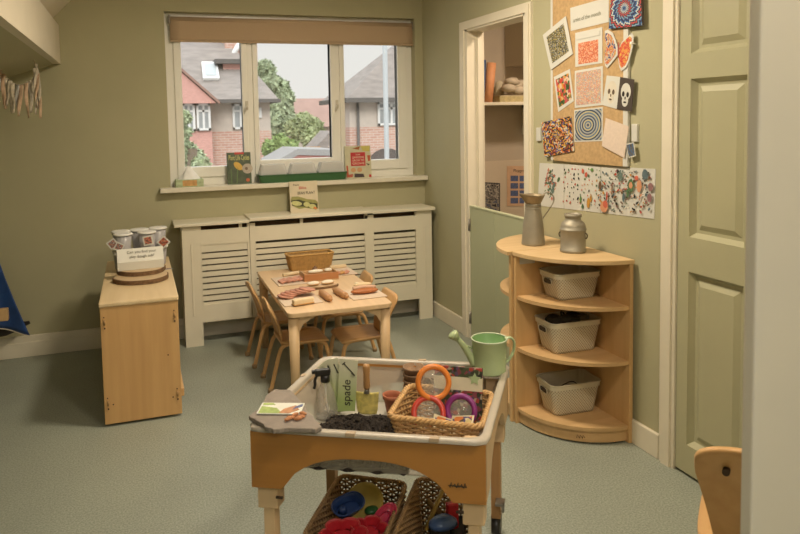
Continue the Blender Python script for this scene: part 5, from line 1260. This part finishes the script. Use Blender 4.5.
o = MB().box(-.055, -.07, 0, .055, .07, .08, .01).done('dark_box', mat('dark_fill', (.03, .025, .02), .8, .3, 30)); o.location = tw(.150, .08, .035); o.rotation_euler = (0, 0, TA); tag(o, 'dark box at the bottom of the right lower basket', 'box')

# ================================================================== OUTSIDE
GZ = -3.4
roofm = mat('roof_tiles', (.27, .235, .21), .95, .16, 2.2, stretch=(1, 1, 4)); render_m = mat('pebbledash', (.56, .49, .42), .95, .05, 5); gut = mat('gutter_dark', (.12, .11, .10), .8); whitew = mat('white_frame', (.75, .75, .72), .5, .02)
brk = brick('red_brick', (.50, .27, .21), (.58, .37, .29), (.60, .50, .42), .26, .085); redt = mat('red_hung_tiles', (.60, .33, .28), .9, .14, 8, stretch=(1, 1, 5)); glass_sky = mat('sky_reflection_pane', (.36, .38, .38), .2, .2, 2)  # house panes lightened in colour to stand in for reflected sky
struct('ground_outside', MB().box(-60, 5.6, GZ-.2, 80, 90, GZ), mat('tarmac', (.30, .29, .27), .95, .1, 4))
YA = 24.0
def o_(x, y, Y=YA): return on('y', Y, x, y)
def rect(mb, x0, y0, x1, y1, Y, t, dy=0):
    a, b_ = o_(x0, y0, Y), o_(x1, y1, Y); z0_, z1_ = min(a.z, b_.z), max(a.z, b_.z)
    mb.box(min(a.x, b_.x), Y-dy-t, z0_, max(a.x, b_.x), Y-dy, z1_); return mb
def win(parent, x0, y0, x1, y1, Y, dy, nv=2, nh=1):
    a, b_ = o_(x0, y0, Y), o_(x1, y1, Y); z0_, z1_ = b_.z, a.z; xa, xb = a.x, b_.x
    m = MB(); f = .07; yy = Y-dy
    m.box(xa, yy-.08, z0_, xa+f, yy, z1_).box(xb-f, yy-.08, z0_, xb, yy, z1_).box(xa, yy-.08, z0_, xb, yy, z0_+f).box(xa, yy-.08, z1_-f, xb, yy, z1_)
    for i in range(1, nv): x = xa+(xb-xa)*i/nv; m.box(x-f/2, yy-.07, z0_, x+f/2, yy, z1_)
    for i in range(1, nh+1): z = z1_-(z1_-z0_)*.28*i; m.box(xa, yy-.07, z-f/2, xb, yy, z+f/2)
    wf = m.done('window', whitew, parent); MB().box(xa+f, yy-.03, z0_+f, xb-f, yy-.01, z1_-f).done('pane', glass_sky, wf); return wf
# left house
hl = root('brick_house', 'red-tiled and brick semi-detached house across the street on the left', 'house')
A = o_(160, 101); B_ = o_(270.5, 102); zE = A.z; xL = A.x-3; xR = B_.x
Wd = 7
zb = o_(240, 131).z
MB().box(xL, YA, GZ, xR, YA+Wd, zb).done('brick_wall', brk, hl); MB().box(xL, YA+.02, zb, xR-.02, YA+Wd, zE).done('rendered_wall', render_m, hl)
m = MB(); ez_ = zE; rh = o_(215, 44, YA+3.5).z+.4; xr_ = o_(222, 50, YA+3.5).x
e = [(xL-.4, YA-.5, ez_), (xR+.2, YA-.5, ez_), (xR+.2, YA+Wd+.5, ez_), (xL-.4, YA+Wd+.5, ez_)]; t_ = [(xL-.4, YA+Wd/2, rh), (xr_, YA+Wd/2, rh)]
m.face([e[0], e[1], t_[1], t_[0]]); m.face([e[1], e[2], t_[1]]); m.face([e[2], e[3], t_[0], t_[1]]); m.face([e[3], e[0], t_[0]]); m.face([e[3], e[2], e[1], e[0]]); m.done('roof', roofm, hl)
MB().box(xL-.4, YA-.56, ez_-.10, xR+.25, YA-.44, ez_+.02).box(xR+.14, YA-.5, ez_-.10, xR+.26, YA+Wd, ez_+.02).done('gutter', gut, hl)
# gabled bay with hung tiles
a = o_(216.5, 103, YA-1.0); c = o_(183, 73, YA-1.0); xm = c.x-.6; zt_ = c.z+.55; xl2 = xm-(a.x-xm)
bay = MB().prism([(a.x, a.z), (xm, zt_), (xl2, a.z)], YA-1.0, YA+1.5, 'xzy').done('tiled_gable', redt, hl)
MB().prism([(a.x+.1, a.z-.05), (xm, zt_+.02), (xl2-.1, a.z-.05), (xl2-.1, a.z+.05), (xm, zt_+.12), (a.x+.1, a.z+.05)], YA-1.1, YA-.98, 'xzy').done('barge_board', mat('dark_barge', (.30, .18, .14), .8), hl)
m = MB(); m.face([(a.x+.15, YA-1.1, a.z), (xm, YA-1.1, zt_+.12), (xm, YA+3, zt_+.12), (a.x+.15, YA+3, a.z)]); m.face([(xl2, YA-1.1, a.z), (xm, YA-1.1, zt_+.12), (xm, YA+3, zt_+.12), (xl2, YA+3, a.z)]); m.done('gable_roof', roofm, hl)
b0 = o_(180, 131, YA-.6); b1_ = o_(212, 131, YA-.6)
MB().box(b0.x-2.2, YA-.6, GZ, b1_.x, YA+.3, b0.z-.02).done('hung_tile_bay', redt, hl); MB().box(b0.x-2.2, YA-.55, b0.z-.02, b1_.x-.05, YA+.3, a.z).done('bay_upper_wall', render_m, hl)
win(hl, 181, 104, 194, 131, YA, .62, 2); win(hl, 194.5, 104, 209, 130, YA, .62, 2); win(hl, 232, 104, 242, 129, YA, .0, 1)
win(hl, 181, 160, 205, 185, YA, .62, 3)
sk = root('x', None, None); bpy.data.objects.remove(sk)
# skylight on the main slope
def on_slope(px, py):
    n_ = Vector((0, -(rh-ez_), Wd/2+.5)); p0 = Vector(e[0]); d = ray(px, py); c0 = Vector((0, 0, CAMZ)); return c0+d*((p0-c0).dot(n_)/d.dot(n_)) , n_.normalized()
Q = [on_slope(x, y) for x, y in ((201.5, 64.5), (217, 64.5), (219.5, 81), (203, 81))]; nn_ = Q[0][1]
m = MB(); q0 = [q_[0]+nn_*.02 for q_ in Q]; q1 = [q_[0]+nn_*.12 for q_ in Q]; m.face(q1); 
for i in range(4): m.face([q0[i], q0[(i+1) % 4], q1[(i+1) % 4], q1[i]])
skl = m.done('skylight', whitew, hl); cq = sum(q1, Vector())/4; MB().face([cq+(q_-cq)*.72+nn_*.02 for q_ in q1]); m = MB(); m.face([cq+(q_-cq)*.72+nn_*.02 for q_ in q1]); m.done('pane', mat('sky_pane', (.42, .46, .46), .3), skl)
# dormer at the right with tile-hung cheek and flat roof
dq = o_(223, 64, YA+1.2); dr_ = o_(246, 62, YA+1.2); db_ = o_(240, 85, YA+1.2)
MB().box(dq.x, YA+1.2, db_.z-.6, dr_.x, YA+3.2, dq.z).done('dormer_cheek', redt, hl); MB().box(dq.x-.3, YA+.95, dq.z, dr_.x+.3, YA+3.4, dq.z+.16).done('dormer_roof', gut, hl)
cq = o_(240, 49, YA+2.5); MB().box(cq.x-.55, YA+2.5, dq.z, cq.x+.65, YA+3.3, cq.z+1.2).done('chimney', brk, hl)
a = o_(230, 60, YA+2.3); b_ = o_(240, 42, YA+2.3); MB().tube([a, b_], .10, 6).done('white_bargeboard', whitew, hl)
b_ = o_(258, 112); MB().box(b_.x-.12, YA-.06, b_.z-.2, b_.x+.12, YA, b_.z+.15).done('alarm_box', whitew, hl)
# right house
YB = 22.0
hr = root('brick_house', 'brick and render house across the street on the right with a hipped roof', 'house')
zE2 = o_(372, 99, YB).z; xl3 = o_(349, 101, YB).x; xr3 = o_(430, 99, YB).x+4; zb2 = o_(372, 127, YB).z
MB().box(xl3, YB, GZ, xr3, YB+2.6, zb2).done('brick_wall', brk, hr); MB().box(xl3+.02, YB+.02, zb2, xr3, YB+2.6, zE2).done('rendered_wall', render_m, hr)
top = o_(400, 44, YB+1.5); xt = o_(402, 44, YB+1.5).x
e = [(xl3-.2, YB-.4, zE2), (xr3+.4, YB-.4, zE2), (xr3+.4, YB+3, zE2), (xl3-.2, YB+3, zE2)]; t1_ = (xt, YB+1.5, top.z+.2); t2_ = (xr3-3, YB+1.5, top.z+.2)
m = MB(); m.face([e[0], e[1], t2_, t1_]); m.face([e[3], e[0], t1_]); m.face([e[1], e[2], t2_]); m.face([e[2], e[3], t1_, t2_]); m.face(e[::-1]); m.done('roof', roofm, hr)
MB().box(xl3-.25, YB-.48, zE2-.12, xr3+.4, YB-.32, zE2+.03).box(xl3-.25, YB-.4, zE2-.12, xl3-.14, YB+3, zE2+.03).done('gutter', gut, hr)
a = o_(357, 102, YB); MB().tube([(a.x, YB-.08, GZ), (a.x, YB-.08, zE2)], .05, 8).done('drain_pipe', gut, hr)
win(hr, 377, 102, 398, 125, YB, 0, 3); win(hr, 380, 151, 399, 175, YB, 0, 3)
q = o_(386, 152, YB); MB().lathe([(0, 0), (.75, 0), (.75, .06), (0, .06)], 24, Matrix.Translation((q.x, YB-.03, q.z-.62)) @ Matrix.Rotation(PI/2, 4, 'X')).done('arched_recess', mat('recess_dark', (.10, .08, .07), .9), hr)
# porch and garage bits between
pch = root('small_porch', 'small tiled porch roof left of the right-hand house', 'porch')
a, b_ = o_(315, 149, 20.5), o_(332, 139, 20.5); 
MB().prism([(a.x, a.z), (b_.x, b_.z+.25), (b_.x+.05, b_.z+.2), (b_.x+.05, a.z-.05), (a.x+.2, a.z-.12)], 20.6, 21.9, 'xzy').done('porch_roof', roofm, pch); MB().box(a.x+.4, 20.9, GZ, b_.x+.0, 21.9, a.z).done('porch_wall', brk, pch)
g2 = root('distant_house', 'far terracotta roofed house beyond the tree', 'house'); a, b_ = o_(296, 97, 36), o_(350, 126, 36)
MB().box(a.x, 36, GZ, b_.x+2, 41, b_.z+.3).done('wall', render_m, g2); m = MB(); m.prism([(35.4, b_.z), (38.5, a.z), (41.5, b_.z)], a.x-.4, b_.x+2.4, 'yzx'); m.done('roof', mat('terracotta_roof', (.33, .21, .17), .95, .08, 2), g2)
# lamp post
a = o_(387, 165, 14.0); lp = root('street_lamp', 'pale grey lamp post outside the right window pane', 'lamp post', (a.x, 14.0, GZ)); MB().tube([(0, 0, 0), (0, 0, 1.2), (0, 0, 9)], [.075, .055, .05], 14).done('post', mat('grey_post', (.38, .40, .40), .5), lp)
MB().tube([(0, 0, 8.9), (0, -.6, 9.2), (0, -1.2, 9.2)], .04, 8).done('lamp_arm', mat('grey_post'), lp)
# car
cpx = o_(298, 152, 15.5); car = root('parked_car', 'grey red car parked outside beneath the middle window', 'car', (cpx.x, 15.5, GZ))
hc = cpx.z-GZ
body = [(-2.1, .35), (-2.15, .8), (-1.9, 1.0), (-1.2, 1.08), (-.7, 1.42), (-.2, 1.52), (.8, 1.50), (1.5, 1.12), (2.0, 1.02), (2.15, .7), (2.1, .35)]
k = hc/1.52
MB().prism([(x*.95, z*k) for x, z in body], -.8, .8, 'xzy', bev=.05).done('car_body', mat('car_dull_red', (.36, .13, .11), .4, .05), car)
MB().prism([(x*.95, z*k) for x, z in ((-1.05, 1.12), (-.62, 1.37), (-.15, 1.45), (.75, 1.43), (1.25, 1.15))], -.82, .82, 'xzy').done('car_windows', mat('car_glass', (.25, .24, .23), .3), car)
MB().prism([(x*.95, z*k) for x, z in ((-.75, 1.46), (-.2, 1.56), (.8, 1.54), (1.15, 1.38), (.8, 1.49), (-.2, 1.51), (-.7, 1.41))], -.83, .83, 'xzy').done('car_roof', mat('car_grey', (.30, .29, .28), .3, .05), car)
for x in (-1.3, 1.3): MB().tube([(x, -.83, .33), (x, .83, .33)], .33, 20).done('wheel', BLACK, car)
# fence
a, b_ = o_(292, 148, 19.5), o_(320, 158, 19.5); fe = MB()
xx = a.x
while xx < b_.x: fe.box(xx, 19.5, GZ, xx+.13, 19.53, a.z+.02); xx += .14
tag(fe.done('garden_fence', mat('orange_fence', (.50, .29, .15), .9, .1, 3)), 'orange board fence below the tree', 'fence')
# trees
def tree(label, cx_, cy_, Y, blobs, col, n, seed, trunk=True, nm='leafy_tree', cat='tree', ls=.16):
    rn_ = random.Random(seed); c = o_(cx_, cy_, Y); r = root(nm, label, cat, (c.x, Y, GZ)); m = MB()
    ms = [mat('leaf_%s_%d' % (nm+str(seed), i), tuple(v*f for v in col), .8, .1, 3) for i, f in enumerate((.75, 1.0, 1.25))]
    cs_ = []
    for bx_, by_, br in blobs:
        q_ = o_(bx_, by_, Y); cs_.append((Vector((q_.x-c.x, rn_.uniform(-.5, .5), q_.z-GZ)), br*Y/FPX))
    core = MB()
    for q_, rad in cs_: core.ball(tuple(q_), rad*.78, 2, jit=.05)
    for i in range(n):
        q_, rad = rn_.choice(cs_); d = Vector((rn_.gauss(0, 1), rn_.gauss(0, 1), rn_.gauss(0, 1))).normalized(); P = q_+d*rad*rn_.uniform(.75, 1.08)
        u_ = Vector((rn_.gauss(0, 1), rn_.gauss(0, 1), rn_.gauss(0, 1))).normalized(); v_ = u_.cross(d).normalized(); s1 = ls*rn_.uniform(.6, 1.3)
        m.mi = rn_.randrange(3); m.face([P-u_*s1, P+v_*s1*.5, P+u_*s1, P-v_*s1*.5])
    m.done('foliage', ms, r); core.done('inner_foliage', ms[0], r)
    if trunk: MB().tube([(0, 0, 0), (.1, 0, min(q_.z for q_, _r in cs_)+.4)], [.22, .12], 10).done('trunk', mat('trunk_bark', (.16, .12, .08), .9), r)
tree('large green tree behind the middle window pane', 285, 120, 32.6, [(265, 70, 8), (268, 84, 12), (280, 88, 10), (284, 98, 9), (277, 106, 14), (284, 120, 12), (270, 125, 14), (260, 100, 12), (258, 84, 9), (290, 130, 11)], (.36, .42, .26), 9000, 11, ls=.2)
tree('bushy lighter green tree to the right of the large one', 316, 135, 25.5, [(304, 122, 8), (314, 128, 9), (297, 130, 10), (320, 138, 6), (308, 138, 9)], (.42, .48, .26), 4500, 12, ls=.15)
tree('low bright shrub in front of the left house', 284, 150, 20.5, [(280, 144, 8), (291, 149, 8), (272, 150, 8)], (.27, .36, .13), 1600, 13, True, 'garden_shrub', 'shrub', .14)
tree('pale climbing shrub left of the house bay', 188, 150, 17, [(183, 118, 5), (186, 152, 10), (195, 158, 9), (182, 165, 12), (184, 132, 5), (200, 165, 8)], (.36, .42, .25), 2000, 14, True, 'front_shrub', 'shrub', .10)
